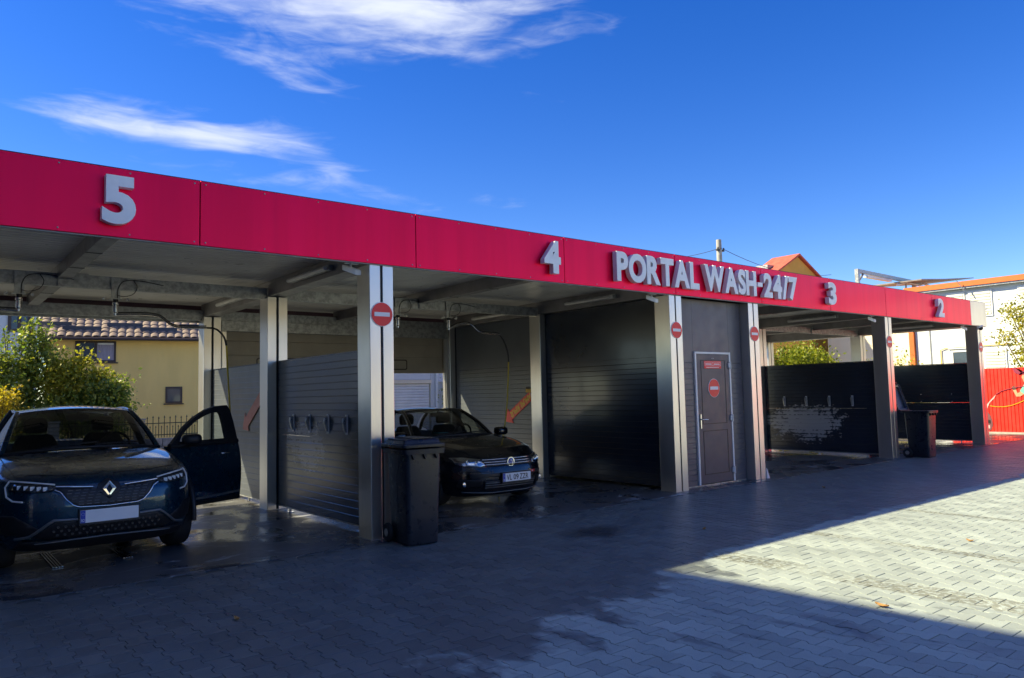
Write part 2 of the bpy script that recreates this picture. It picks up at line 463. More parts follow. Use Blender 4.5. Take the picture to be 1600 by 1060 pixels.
class MB:
    def __init__(self):
        self.v, self.f, self.m = [], [], []

    def add(self, vs, fs, mi=0):
        b = len(self.v)
        self.v += [tuple(map(float, q)) for q in vs]
        self.f += [tuple(b+i for i in q) for q in fs]
        self.m += [mi]*len(fs)
        return self

    def box(self, x0, y0, z0, x1, y1, z1, mi=0):
        vs = [(x, y, z) for z in (z0, z1) for y in (y0, y1) for x in (x0, x1)]
        return self.add(vs, [(0, 2, 3, 1), (4, 5, 7, 6), (0, 1, 5, 4), (2, 6, 7, 3), (0, 4, 6, 2), (1, 3, 7, 5)], mi)

    def prism(self, poly, fn, d0, d1, mi=0, cap=True):
        """poly = 2D outline, fn(a, b, d) -> point; extruded from d0 to d1"""
        n = len(poly)
        vs = [fn(a, b, d0) for a, b in poly]+[fn(a, b, d1) for a, b in poly]
        fs = [(i, (i+1) % n, n+(i+1) % n, n+i) for i in range(n)]
        if cap:
            fs += [tuple(range(n-1, -1, -1)), tuple(range(n, 2*n))]
        return self.add(vs, fs, mi)

    def tube(self, pts, r, n=8, mi=0, cap=True):
        pts = [Vector(q) for q in pts]
        rs = r if isinstance(r, (list, tuple)) else [r]*len(pts)
        vs, fs = [], []
        ref = None
        for i, q in enumerate(pts):
            d = (pts[min(i+1, len(pts)-1)]-pts[max(i-1, 0)]).normalized()
            if ref is None:
                ref = d.orthogonal().normalized()
            ref = (ref-d*ref.dot(d)).normalized()
            b = d.cross(ref)
            for k in range(n):
                a = 2*math.pi*k/n
                vs.append(q+(ref*math.cos(a)+b*math.sin(a))*rs[i])
        for i in range(len(pts)-1):
            for k in range(n):
                fs.append((i*n+k, i*n+(k+1) % n, (i+1)*n+(k+1) % n, (i+1)*n+k))
        if cap:
            fs += [tuple(range(n-1, -1, -1)), tuple((len(pts)-1)*n+k for k in range(n))]
        return self.add(vs, fs, mi)

    def lathe(self, prof, c, axis, n=24, mi=0):
        """prof = [(radius, along)], turned about axis through c"""
        ax = Vector(axis).normalized()
        e1 = ax.orthogonal().normalized()
        e2 = ax.cross(e1)
        c = Vector(c)
        vs, fs = [], []
        for r, h in prof:
            for k in range(n):
                a = 2*math.pi*k/n
                vs.append(c+ax*h+(e1*math.cos(a)+e2*math.sin(a))*r)
        for i in range(len(prof)-1):
            for k in range(n):
                fs.append((i*n+k, i*n+(k+1) % n, (i+1)*n+(k+1) % n, (i+1)*n+k))
        fs += [tuple(range(n-1, -1, -1)), tuple((len(prof)-1)*n+k for k in range(n))]
        return self.add(vs, fs, mi)

    def grid(self, fn, nu, nv, mi=0):
        vs = [fn(i/nu, j/nv) for j in range(nv+1) for i in range(nu+1)]
        fs = [(j*(nu+1)+i, j*(nu+1)+i+1, (j+1)*(nu+1)+i+1, (j+1)*(nu+1)+i) for j in range(nv) for i in range(nu)]
        return self.add(vs, fs, mi)

    def build(self, name, mats, parent=None, smooth=None, bevel=0.0, local=False, solid=0.0, weld=False):
        if not isinstance(mats, (list, tuple)):
            mats = [mats]
        o0 = ORG.get(parent, Vector((0, 0, 0))) if (parent is not None and not local) else Vector((0, 0, 0))
        me = bpy.data.meshes.new(name)
        me.from_pydata([(a-o0.x, b-o0.y, c-o0.z) for a, b, c in self.v], [], self.f)
        for q in mats:
            me.materials.append(MT[q] if isinstance(q, str) else q)
        if len(mats) > 1:
            me.polygons.foreach_set('material_index', self.m)
        bm = bmesh.new()
        bm.from_mesh(me)
        if weld:
            bmesh.ops.remove_doubles(bm, verts=bm.verts, dist=1e-5)
        bmesh.ops.recalc_face_normals(bm, faces=bm.faces)
        bm.to_mesh(me)
        bm.free()
        if smooth:
            me.polygons.foreach_set('use_smooth', [True]*len(me.polygons))
            me.set_sharp_from_angle(angle=R(smooth))
        o = bpy.data.objects.new(name, me)
        COL.objects.link(o)
        if parent is not None:
            o.parent = parent
            ORG[o] = o0
        if solid:
            q = o.modifiers.new('thickness', 'SOLIDIFY')
            q.thickness = solid
            q.offset = -1
        if bevel:
            q = o.modifiers.new('bevel', 'BEVEL')
            q.width = bevel
            q.segments = 2
            q.limit_method = 'ANGLE'
            q.angle_limit = R(40)
        return o


def tag(o, label=None, cat=None, group=None, kind=None):
    if label:
        o['label'] = label
    if cat:
        o['category'] = cat
    if group:
        o['group'] = group
    if kind:
        o['kind'] = kind
    return o


def thing(name, loc, label, cat, group=None, rz=0.0):
    o = bpy.data.objects.new(name, None)
    o.empty_display_size = .2
    COL.objects.link(o)
    o.location = loc
    o.rotation_euler = (0, 0, rz)
    ORG[o] = Vector(loc)
    return tag(o, label, cat, group)


def copy_tree(o, parent=None):
    c = o.copy()
    COL.objects.link(c)
    c.parent = parent
    for ch in list(o.children):
        copy_tree(ch, c)
    return c


def text_mesh(s, off=0.0, space=1.0):
    cu = bpy.data.curves.new('lettering', 'FONT')
    cu.body = s
    cu.offset = off
    cu.resolution_u = 5
    cu.space_character = space
    o = bpy.data.objects.new('lettering', cu)
    COL.objects.link(o)
    dg = bpy.context.evaluated_depsgraph_get()
    me = bpy.data.meshes.new_from_object(o.evaluated_get(dg))
    vs = [tuple(q.co) for q in me.vertices]
    fs = [tuple(q.vertices) for q in me.polygons]
    bpy.data.objects.remove(o)
    bpy.data.curves.remove(cu)
    bpy.data.meshes.remove(me)
    return vs, fs


def text_flat(mb, s, fn, a0, b0, w, h, off=0.0, mi=0):
    """flat lettering filling a w x h box whose lower left corner is (a0, b0); fn(a, b) -> point"""
    vs, fs = text_mesh(s, off)
    xs = [q[0] for q in vs]
    ys = [q[1] for q in vs]
    kx, ky = w/(max(xs)-min(xs)), h/(max(ys)-min(ys))
    mb.add([fn(a0+(q[0]-min(xs))*kx, b0+(q[1]-min(ys))*ky) for q in vs], fs, mi)


def text_solid(s, off, fn_front, fn_back):
    """closed extruded lettering; returns (verts, faces, side flags)"""
    vs, fs = text_mesh(s, off)
    bm = bmesh.new()
    bv = [bm.verts.new(q) for q in vs]
    for q in fs:
        try:
            bm.faces.new([bv[i] for i in q])
        except ValueError:
            pass
    bmesh.ops.remove_doubles(bm, verts=bm.verts, dist=1e-4)
    bm.verts.index_update()
    V_ = [tuple(q.co) for q in bm.verts]
    F_ = [[q.index for q in f.verts] for f in bm.faces]
    E_ = []
    for e in bm.edges:
        if len(e.link_faces) == 1:
            lp = e.link_faces[0].loops
            for l_ in lp:
                if l_.edge == e:
                    E_.append((l_.vert.index, l_.link_loop_next.vert.index))
    bm.free()
    n = len(V_)
    xs = [q[0] for q in V_]
    ys = [q[1] for q in V_]
    b = (min(xs), min(ys), max(xs), max(ys))
    return V_, F_, E_, b


# ------------------------------------------------------------------ ground, paving, floor
g = MB()
g.add([(-150, -150, -.018), (150, -150, -.018), (150, 150, -.018), (-150, 150, -.018)], [(0, 1, 2, 3)])
tag(g.build('ground', 'farpave'), kind='structure')

PX0, PX1, PY0, PY1 = -8.05, 22.4, -8.6, -.162
fore = MB()
fore.add([(PX0, PY0, -.006), (PX1, PY0, -.006), (PX1, PY1, -.006), (PX0, PY1, -.006)], [(0, 1, 2, 3)])
fore = tag(fore.build('forecourt', 'joint'), kind='structure')
PITCH, LEN, AMP, GAP = .14, .20, .0135, .0024


def wave(tt):
    u = (tt % 1.0)
    if u < .18 or u > .82:
        return 1.0
    if u < .32:
        return 1-2*(u-.18)/.14
    if u < .68:
        return -1.0
    return -1+2*(u-.68)/.14


def block_outline(h):
    ts = [0, .18, .32, .68, .82, 1.0]
    rgt = [(PITCH/2-h+AMP*wave(q), (q-.5)*LEN) for q in ts]
    rgt[0] = (rgt[0][0], rgt[0][1]+h)
    rgt[-1] = (rgt[-1][0], rgt[-1][1]-h)
    return rgt+[(-a, b) for a, b in reversed(rgt)]


O1, O2 = block_outline(GAP), block_outline(GAP+.0028)
bv = [(a, b, 0.0) for a, b in O2]+[(a, b, -.0016) for a, b in O1]+[(a, b, -.008) for a, b in O1]
nb = len(O1)
bf = [tuple(range(nb))]
for k in range(2):
    bf += [((k+1)*nb+i, (k+1)*nb+(i+1) % nb, k*nb+(i+1) % nb, k*nb+i) for i in range(nb)]
bme = bpy.data.meshes.new('paver')
bme.from_pydata(bv, [], bf)
bme.materials.append(MT['paver'])
cells = []
nc = int((PX1-PX0)/PITCH)
nr = int((PY1-PY0)/LEN)
camp = Vector((-3.811, -7.156, 1.5))
for i in range(nc):
    for j in range(nr+1):
        x = PX0+(i+.5)*PITCH
        y = PY1-(j+.5+(.5 if i % 2 else 0))*LEN
        if y < PY0+.1:
            continue
        d = Vector((x, y, 0))-camp
        zz = d.dot(fw)
        vis = zz > .3 and abs(d.dot(rt2)/zz) < .70 and abs(d.dot(up2)/zz) < .47
        cells.append((0 if vis else 1, d.length, x, y))
cells.sort()
near = cells[:300]
rest = cells[300:]
for _, _, x, y in near:
    o = bpy.data.objects.new('paver', bme)
    COL.objects.link(o)
    o.parent = fore
    o.location = (x, y, random.uniform(-.0012, .0012))
    o.rotation_euler = (random.gauss(0, .003), random.gauss(0, .004), random.gauss(0, .006))
tv = np.array(bv)
K = len(rest)
c = np.array([(q[2], q[3], 0) for q in rest])
tilt = rng.normal(0, .0035, (K, 2))
hh = rng.uniform(-.0012, .0012, K)
P_ = tv[None]+c[:, None, :]
P_[:, :, 2] += hh[:, None]+tv[None, :, 0]*tilt[:, :1]+tv[None, :, 1]*tilt[:, 1:]
loops = np.concatenate([np.array(q) for q in bf])
lens = np.array([len(q) for q in bf])
me = bpy.data.meshes.new('block_paving')
me.vertices.add(K*len(tv))
me.vertices.foreach_set('co', P_.reshape(-1).astype(np.float32))
me.loops.add(K*len(loops))
me.loops.foreach_set('vertex_index', (loops[None]+np.arange(K)[:, None]*len(tv)).reshape(-1).astype(np.int32))
me.polygons.add(K*len(lens))
st = np.concatenate([[0], np.cumsum(lens)[:-1]])
me.polygons.foreach_set('loop_start', (st[None]+np.arange(K)[:, None]*len(loops)).reshape(-1).astype(np.int32))
me.update(calc_edges=True)
me.materials.append(MT['paver'])
me.shade_flat()
o = bpy.data.objects.new('block_paving', me)
COL.objects.link(o)
o.parent = fore
o['kind'] = 'stuff'

sl_ = MB().box(-5.4, -.155, -.2, 22.4, 6.6, 0)
tag(sl_.build('wash_floor', 'floor', bevel=.006), kind='structure')

# ------------------------------------------------------------------ wash building
CW = .29
XA, XB, XC, XD, XE, XL = 0.0, 5.01, 7.06, 11.99, 16.985, -5.0
ROOFX0, ROOFX1, ROOFY1 = -5.15, 17.56, 6.35
bld = thing('car_wash_building', (0, 0, 0), 'long flat roofed car wash with red fascia on steel columns', 'car wash')
for X in (XL, XA, XB, XC, XD, XE):
    for Y in (0.0, 2.975, 5.88):
        if Y > 1 and X == XC:
            continue
        cb = MB()
        hw = .131
        y1 = Y+CW
        # two folded cover sheets with a recessed joint between them
        cb.box(X, Y, 0, X+hw, y1, 2.945)
        cb.box(X+CW-hw, Y, 0, X+CW, y1, 2.945)
        po = cb.build('column', 'column', bld, bevel=.006)
        MB().box(X+hw-.002, Y+.018, .002, X+CW-hw+.002, y1-.018, 2.942).build('joint_strip', 'seam', po)
        MB().box(X-.012, Y-.006, 0, X+CW+.012, y1+.01, .008).build('base_plate', 'galv', po)
SOF = 3.17
# roof deck with ribbed underside, one sheet field per half bay
xs_ = [-5.0, -2.45, 0.1, 2.55, 5.1, 7.2, 9.67, 12.1, 14.6, 17.1]
for a, b in zip(xs_[:-1], xs_[1:]):
    ys = []
    y = .02
    while y < 6.2:
        ys += [(y, SOF), (y+.085, SOF), (y+.092, SOF+.012), (y+.112, SOF+.012), (y+.119, SOF)]
        y += .119
    poly = ys+[(6.3, SOF), (6.3, SOF+.07), (.02, SOF+.07)]
    MB().prism(poly, lambda p_, q_, d_: (d_, p_, q_), a+.003, b-.003).build('soffit_sheet', 'soffit', bld)
MB().box(ROOFX0+.05, .03, SOF+.09, ROOFX1-.05, ROOFY1, SOF+.20).build('roof_deck', 'galv', bld)
# beams over the columns, rafters at mid bay
for X in (XL, XA, XB, XC, XD, XE):
    b = MB()
    b.box(X+.03, .02, 2.955, X+.26, 6.15, 2.972)
    b.box(X+.03, .02, 3.14, X+.26, 6.15, 3.165)
    b.box(X+.036, .025, 2.972, X+.254, 6.145, 3.14)
    b.build('roof_beam', 'beam', bld)
for X in (-2.45, 2.55, 9.67, 14.6):
    b = MB()
    b.box(X-.07, .02, 3.0, X+.07, 6.15, 3.012)
    b.box(X-.06, .02, 3.012, X+.06, 6.15, 3.168)
    r_ = b.build('rafter', 'beam', bld)
    for yy in (1.1, 2.1, 4.4):
        MB().box(X-.075, yy, 2.995, X+.075, yy+.02, 2.9995).build('cable_tie', 'black', r_)
# cross girders along the row
for a, b in ((XL, XA), (XA, XB), (XC, XD), (XD, XE)):
    for Y, z0, z1 in ((3.04, 2.925, 3.06), (6.0, 2.90, 3.05)):
        g_ = MB()
        g_.box(a+.263, Y, z0, b+.027, Y+.012, z1)
        g_.box(a+.263, Y, z1, b+.027, Y+.09, z1+.01)
        g_.box(a+.263, Y, z0-.01, b+.027, Y+.09, z0)
        g_.box(a+.263, Y-.006, z1-.03, b+.027, Y-.001, z1-.022)
        go = g_.build('cross_girder', 'galv', bld)
        if Y < 4:
            xm = (a+b)/2+.15
            MB().box(xm-.16, Y-.03, z0-.014, xm+.16, Y-.008, z1+.02).build('splice_plate', 'galv', go)
# gutter and rear flashing seen below the roof at the back
for a, b in ((XL, XA), (XA, XB), (XC, XD), (XD, XE)):
    MB().box(a+.265, 6.16, 2.86, b+.025, 6.22, 2.965).build('rear_flashing', 'galv', bld)
# lintel box, door frame rails and raised sectional door behind bay 4
MB().box(XA+.30, 5.90, 2.71, XB-.012, 5.985, 2.893).build('door_lintel', 'galv', bld, bevel=.005)
for x0 in (XA+.292, XB-.102):
    b = MB().box(x0, 5.93, .01, x0+.10, 5.99, 2.705)
    b.box(x0+.02, 5.90, .01, x0+.03, 5.925, 2.705)
    b.build('door_rail', 'column', bld)
sd = thing('sectional_door', (2.6, 6.05, 2.0), 'beige sectional door half raised above the black car', 'door')
for k, (z0, z1) in enumerate(((1.985, 2.302), (2.3028, 2.5520), (2.5528, 2.80))):
    pn = MB().box(XA+.30, 6.03, z0, XB-.01, 6.08, z1).build('door_panel', 'doorpanel', sd, bevel=.006)
    if k == 0:
        def rrect(x0, z0, x1, z1, r):
            q = []
            for cx, cz, a0 in ((x1-r, z1-r, 0), (x0+r, z1-r, 90), (x0+r, z0+r, 180), (x1-r, z0+r, 270)):
                q += [(cx+r*math.cos(R(a0+a)), cz+r*math.sin(R(a0+a))) for a in (0, 30, 60, 90)]
            return q
        for x0 in (.95, 3.05):
            a = rrect(x0, z0+.07, x0+1.0, z1-.04, .04)
            b = rrect(x0+.02, z0+.09, x0+.98, z1-.06, .03)
            mb = MB()
            mb.add([(x, 6.022, z) for x, z in a]+[(x, 6.022, z) for x, z in b]+[(x, 6.029, z) for x, z in a]+[(x, 6.029, z) for x, z in b],
                   [(i, (i+1) % 16, 16+(i+1) % 16, 16+i) for i in range(16)]+[(i, (i+1) % 16, 32+(i+1) % 16, 32+i) for i in range(16)]
                   + [(16+i, 16+(i+1) % 16, 48+(i+1) % 16, 48+i) for i in range(16)])
            mb.build('window_bead', 'brown', pn)
            MB().prism(b, lambda x, z, d: (x, d, z), 6.026, 6.0285).build('pane', 'doorpanel', pn)
# fascia
FY, FZ0, FZ1 = -.03, 2.952, 3.563
jx = [-5.15, -4.05, -1.77, .572, 2.856, 5.144, 7.43, 9.72, 12.01, 14.287, 16.558]
for a, b in zip(jx[:-1], jx[1:]):
    MB().box(a+.004, FY, FZ0, b-.004, FY+.035, FZ1).build('fascia_panel', 'red', bld, bevel=.004)
MB().box(16.562, FY, FZ0, 17.556, FY+.035, FZ1).build('fascia_end_panel', 'column', bld, bevel=.004)
MB().box(17.526, FY+.04, FZ0, 17.558, 6.3, FZ1).build('fascia_return', 'column', bld, bevel=.004)
MB().box(-5.14, FY+.04, FZ0, -5.105, 6.3, FZ1).build('fascia_return', 'red', bld, bevel=.004)
MB().box(-5.09, FY+.012, FZ0-.012, 17.50, FY+.044, FZ0-.002).build('drip_edge', 'beam', bld)
MB().box(-5.09, FY+.02, FZ1+.002, 17.5, FY+.10, FZ1+.012).build('coping', 'seam', bld)
MB().box(-5.09, 6.3, FZ0, 17.5, 6.34, FZ1).build('rear_fascia', 'red_back_shaded', bld)


sc_ = MB()
for a, b in zip(jx[:-1], jx[1:]):
    for k in range(5):
        for z in (FZ0+.03, FZ1-.03):
            sc_.lathe([(.008, 0), (.008, .003), (.004, .005)], (a+.05+(b-a-.1)*k/4, FY-.0005, z), (0, -1, 0), 6)
sc_ = sc_.build('fixing_screws', 'galv', bld)
sc_['kind'] = 'stuff'
MB().box(-5.09, FY+.046, FZ0+.01, 17.50, FY+.054, FZ1-.01).build('fascia_backing', 'seam', bld)


# ---- partition walls: sandwich panels with pressed ribs
def rib_panel(x, y0, y1, z0, z1, pitch, th=.06):
    left = []
    z = z0
    left.append((x, z))
    k = max(1, round((z1-z0)/pitch))
    pp = (z1-z0)/k
    for i in range(1, k):
        zz = z0+i*pp
        left += [(x, zz-.005), (x-.0035, zz-.002), (x-.0035, zz+.001), (x, zz+.006)]
    left.append((x, z1))
    poly = left+[(x+th, z1), (x+th, z0)]
    return MB().prism(poly, lambda a, b, d: (a, d, b), y0, y1)


def partition(x, label, secs, full, mats, group, feet=()):
    w = thing('partition_wall', (x+.03, (secs[0][0]+secs[-1][1])/2, 0), label, 'partition', group)
    for (y0, y1), mm_ in zip(secs, mats):
        zs_ = [.075, 1.03, 2.03] if not full else [.045, 1.03, 2.03, 2.945]
        for a, b in zip(zs_[:-1], zs_[1:]):
            rib_panel(x, y0+.012, y1-.012, a+.002, b-.002, 1.2 if a > 1.9 else .086).build('sandwich_panel', mm_, w)
        if not full:
            MB().box(x-.006, y0+.004, 2.031, x+.068, y1-.004, 2.045).build('top_trim', 'anth', w)
            MB().box(x-.005, y0+.004, .058, x+.066, y1-.004, .0745).build('bottom_trim', 'galv', w)
        for yy in (y0+.001, y1-.009):
            MB().box(x-.005, yy, .06, x+.066, yy+.008, 2.03 if not full else 2.943).build('edge_channel', 'anth', w)
    for yy in feet:
        f = MB().tube([(x+.03, yy, 0), (x+.03, yy, .058)], .016, 10)
        f.lathe([(.05, 0), (.05, .006), (.018, .008)], (x+.03, yy, 0), (0, 0, 1), 14)
        f.build('foot', 'steel', w, smooth=40)
    return w


PG = 'dark ribbed partitions between the wash bays'
p54 = partition(.145, 'dark ribbed low partition beside the wheelie bin with its lid shut', [(.30, 2.97), (3.27, 5.87)], False, ['foam_sheen5', 'greypanel'], PG, (.6, 2.6, 4.17))
p4b = partition(5.155, 'full height dark wall of the bay holding the black car', [(.30, 2.97), (3.27, 5.87)], True, ['anth', 'greypanel'], PG)
p32 = partition(12.13, 'dark low partition with foam patch and painted pale wet sheen', [(.30, 2.97), (3.27, 5.87)], False, ['foam_sheen3', 'anth'], PG, (.6, 1.7, 2.6))
p21 = partition(17.13, 'plain dark low partition at the far end under number 2', [(.30, 2.97)], False, ['anth'], PG, (.6, 2.6))
for yy in (2.2, 1.5, .75):
    for zz in (1.06, 1.25):
        MB().lathe([(.012, 0), (.012, .004), (.004, .007)], (17.13, yy, zz), (-1, 0, 0), 8).build('bolt', 'steel', p21)
p65 = partition(-4.855, 'dark low partition on the far side of the blue car', [(.30, 2.97), (3.27, 5.87)], False, ['anth', 'anth'], PG)

# mat clips
names_ = ['first', 'second', 'third', 'fourth']
for x, ys, where in ((.145, (2.40, 1.885, 1.34, .843), 'on the ribbed partition left of the shut bin'), (12.13, (2.476, 1.93, 1.38, .855), 'on the foamy partition under number 3')):
    for k, y in enumerate(ys):
        cl_ = thing('mat_clip', (x, y, 1.2), f'{names_[k]} steel mat clip from the back {where}', 'clip', 'spring clips for floor mats')
        MB().box(x-.014, y-.022, 1.08, x-.001, y+.022, 1.31).build('back_plate', 'white_alu', cl_, bevel=.003)
        b = MB()
        b.prism([(-.02, 1.29), (-.075, 1.27), (-.085, 1.22), (-.05, 1.12), (-.015, 1.10), (-.03, 1.20)], lambda a, bb, d: (x+a*.75, d, bb), y-.017, y+.017)
        b.build('jaw', 'galv', cl_, bevel=.004)
        MB().tube([(x-.05, y-.03, 1.24), (x-.05, y+.03, 1.24)], .007, 8).build('hinge_pin', 'steel', cl_)

# ---- equipment room between bays 4 and 3
eq = thing('equipment_room', (6.18, .2, 0), 'dark grey equipment room with a narrow door under the lettering', 'room')
wy0, wy1 = .17, .23


def front_panel(x0, x1, z0, z1, pitch):
    n_ = max(1, round((z1-z0)/pitch))
    pp = (z1-z0)/n_
    prof = [(wy0, z0)]
    for i in range(1, n_):
        zz = z0+i*pp
        prof += [(wy0, zz-.005), (wy0+.005, zz-.002), (wy0+.005, zz+.002), (wy0, zz+.005)]
    prof += [(wy0, z1), (wy1, z1), (wy1, z0)]
    return MB().prism(prof, lambda a, b, d: (d, a, b), x0, x1)


front_panel(5.305, 5.755, .02, 1.93, .083).build('wall_panel', 'booth', eq)
front_panel(6.705, 7.052, .02, 1.93, .083).build('wall_panel', 'booth', eq)
front_panel(5.305, 5.755, 1.935, 2.94, 1.0).build('wall_panel', 'booth', eq)
front_panel(6.705, 7.052, 1.935, 2.94, 1.0).build('wall_panel', 'booth', eq)
front_panel(5.758, 6.702, 2.115, 2.94, 1.0).build('wall_panel', 'booth', eq)
MB().box(5.305, .235, 2.90, 7.05, .30, 2.943).build('head_rail', 'beam', eq)
MB().box(5.31, .16, .002, 7.05, .20, .018).build('sill_strip', 'galv', eq)
rib_panel(7.235, .30, 5.87, .03, 2.94, .086).build('side_wall', 'booth', eq)
MB().box(5.30, 5.80, .03, 7.23, 5.86, 2.94).build('rear_wall', 'booth', eq)
dr = MB().box(5.80, .150, .03, 6.66, .196, 2.075).build('door', 'door_leaf', eq, bevel=.004)
fr_ = MB().box(5.760, .142, .02, 5.798, .205, 2.110).box(6.662, .142, .02, 6.700, .205, 2.110).box(5.7985, .142, 2.077, 6.6615, .205, 2.110)
fr_.build('door_frame', 'white', eq, bevel=.003)
for z0, z1 in ((.17, .86), (.96, 1.98)):
    b = MB()
    x0, x1 = 5.91, 6.55
    b.box(x0, .1465, z0, x0+.012, .1495, z1).box(x1-.012, .1465, z0, x1, .1495, z1)
    b.box(x0+.0125, .1465, z0, x1-.0125, .1495, z0+.012).box(x0+.0125, .1465, z1-.012, x1-.0125, .1495, z1)
    b.build('door_moulding', 'black', dr)
hd = MB().box(5.842, .138, .90, 5.866, .1495, 1.12)
hd.tube([(5.854, .14, 1.04), (5.854, .095, 1.04), (5.872, .088, 1.04), (5.965, .088, 1.035)], .010, 10)
hd.build('handle', 'steel', dr, smooth=40)
for zz in (.16, 1.0, 1.86):
    MB().box(6.63, .128, zz, 6.675, .149, zz+.075).tube([(6.668, .125, zz-.02), (6.668, .125, zz+.095)], .012, 8).build('hinge', 'white', eq)
MB().box(6.20, .144, 2.005, 6.215, .149, 2.013).box(6.235, .144, 2.005, 6.25, .149, 2.013).build('vent_slot', 'white_alu', dr)
MB().box(5.43, .135, 1.32, 5.475, .168, 1.47).build('card_reader', 'black', eq, bevel=.005)
nt_ = MB().box(5.995, .1455, 1.845, 6.44, .1493, 1.965, 0)
nt_.box(6.01, .144, 1.885, 6.425, .1453, 1.889, 1).box(6.01, .144, 1.945, 6.425, .1453, 1.949, 1)
nt_.box(6.01, .144, 1.8895, 6.015, .1453, 1.9445, 1).box(6.42, .144, 1.8895, 6.425, .1453, 1.9445, 1).box(6.22, .144, 1.8895, 6.226, .1453, 1.9445, 1)
nt_.box(6.03, .144, 1.908, 6.19, .1453, 1.922, 1).box(6.25, .144, 1.908, 6.40, .1453, 1.922, 1).box(6.05, .144, 1.858, 6.38, .1453, 1.866, 1)
nt_.build('notice', ['sign_red', 'sign_white'], dr)


# ---- no entry signs
def no_entry(x, z, y, r, label, name='no_entry_sign', mats=('sign_white', 'sign_red'), parent=None):
    s_ = thing(name, (x, y, z), label, 'sign', 'round red no entry signs')
    MB().lathe([(r, 0), (r, .003), (r-.002, .005)], (x, y-.001, z), (0, -1, 0), 40).build('backing', mats[0], s_, smooth=40)
    MB().lathe([(r*.955, .0055), (r*.955, .0065)], (x, y-.001, z), (0, -1, 0), 40).build('red_disc', mats[1], s_, smooth=40)
    MB().box(x-r*.70, y-.0098, z-r*.17, x+r*.70, y-.0085, z+r*.17).build('white_bar', mats[0], s_)


no_entry(.145, 2.405, -.001, .134, 'no entry sign on the column beside the bin with its lid shut')
no_entry(5.155, 2.415, -.001, .128, 'no entry sign on the column left of the grey door')
no_entry(7.205, 2.425, -.001, .128, 'no entry sign on the column right of the grey door')
no_entry(12.135, 2.42, -.001, .128, 'no entry sign on the column beside the bin with its lid up')
no_entry(17.13, 2.42, -.001, .128, 'small no entry sign on the farthest column by the red fence')
no_entry(6.225, 1.53, .149, .150, 'no entry sticker on the narrow grey door', 'no_entry_sticker')

# ---- lettering
def solid_letter(name, s, x0, x1, z0, z1, parent, off=.042, y_back=-.05, y_front=-.128):
    V_, F_, E_, b = text_solid(s, off, None, None)
    kx, kz = (x1-x0)/(b[2]-b[0]), (z1-z0)/(b[3]-b[1])
    P2 = [(x0+(q[0]-b[0])*kx, z0+(q[1]-b[1])*kz) for q in V_]
    n_ = len(P2)
    vs = [(x, y_front, z) for x, z in P2]+[(x, y_back, z) for x, z in P2]
    mb = MB()
    mb.add(vs, [tuple(q) for q in F_], 0)
    mb.f += [tuple(n_+i for i in reversed(q)) for q in F_]
    mb.m += [1]*len(F_)
    mb.f += [(a, n_+a, n_+b_, b_) for a, b_ in E_]
    mb.m += [1]*len(E_)
    return mb.build(name, ['letter', 'letter_side'], parent)


BN = 'grey bay numbers on the red fascia'
for s, x0, x1, lab in (('5', -2.60, -2.335, 'big grey number 5 on the red fascia above the blue car'),
                       ('4', 2.42, 2.705, 'big grey number 4 on the red fascia above the black car'),
                       ('3', 9.50, 9.79, 'grey number 3 on the fascia right of the long lettering'),
                       ('2', 14.40, 14.72, 'grey number 2 near the far end of the fascia')):
    o = solid_letter('bay_number', s, x0, x1, 3.045, 3.472, None)
    tag(o, lab, 'number', BN)
sg = thing('sign_lettering', (6.1, -.05, 3.25), 'grey raised letters PORTAL WASH-24/7 on the red fascia', 'lettering')
for word, x0, x1 in (('PORTAL', 3.76, 5.60), ('WASH', 5.74, 7.14), ('24/7', 7.36, 8.42)):
    wd = []
    for ch in word:
        b = text_solid(ch, .042, None, None)[3]
        wd.append(b[2]-b[0])
    gp = .03
    k = (x1-x0)/(sum(wd)+gp*(len(wd)-1))
    x = x0
    for ch, w_ in zip(word, wd):
        solid_letter('letter', ch, x, x+w_*k, 3.045, 3.462, sg)
        x += (w_+gp)*k
MB().box(7.185, -.128, 3.215, 7.325, -.05, 3.285).build('letter', 'letter', sg)

# ---- fluorescent lights, cameras
LG = 'long fluorescent tubes under the roof beams'
for x, y0, y1, z, lab in ((-.04, .94, 2.12, 3.05, 'front fluorescent tube beside the beam above the blue car bay'),
                          (-.04, 3.80, 5.02, 3.05, 'rear fluorescent tube beside the beam above the blue car bay'),
                          (4.97, 1.08, 2.24, 3.05, 'front fluorescent tube above the black car bay'),
                          (4.97, 3.88, 5.0, 3.05, 'rear fluorescent tube above the black car bay'),
                          (11.95, 1.0, 2.2, 3.05, 'front fluorescent tube above the bay numbered 3'),
                          (11.95, 3.8, 5.0, 3.05, 'rear fluorescent tube above the bay numbered 3'),
                          (16.94, 1.0, 2.3, 3.05, 'fluorescent tube above the bay numbered 2')):
    t_ = thing('strip_light', (x, y0, z), lab, 'light', LG)
    MB().box(x+.005, y0, z-.035, x+.06, y1, z+.035).build('housing', 'galv', t_, bevel=.008)
    MB().tube([(x-.022, y0+.03, z-.012), (x-.022, y1-.03, z-.012)], .026, 12).build('diffuser', 'lamp', t_, smooth=40)
CG = 'small white cameras under the fascia'
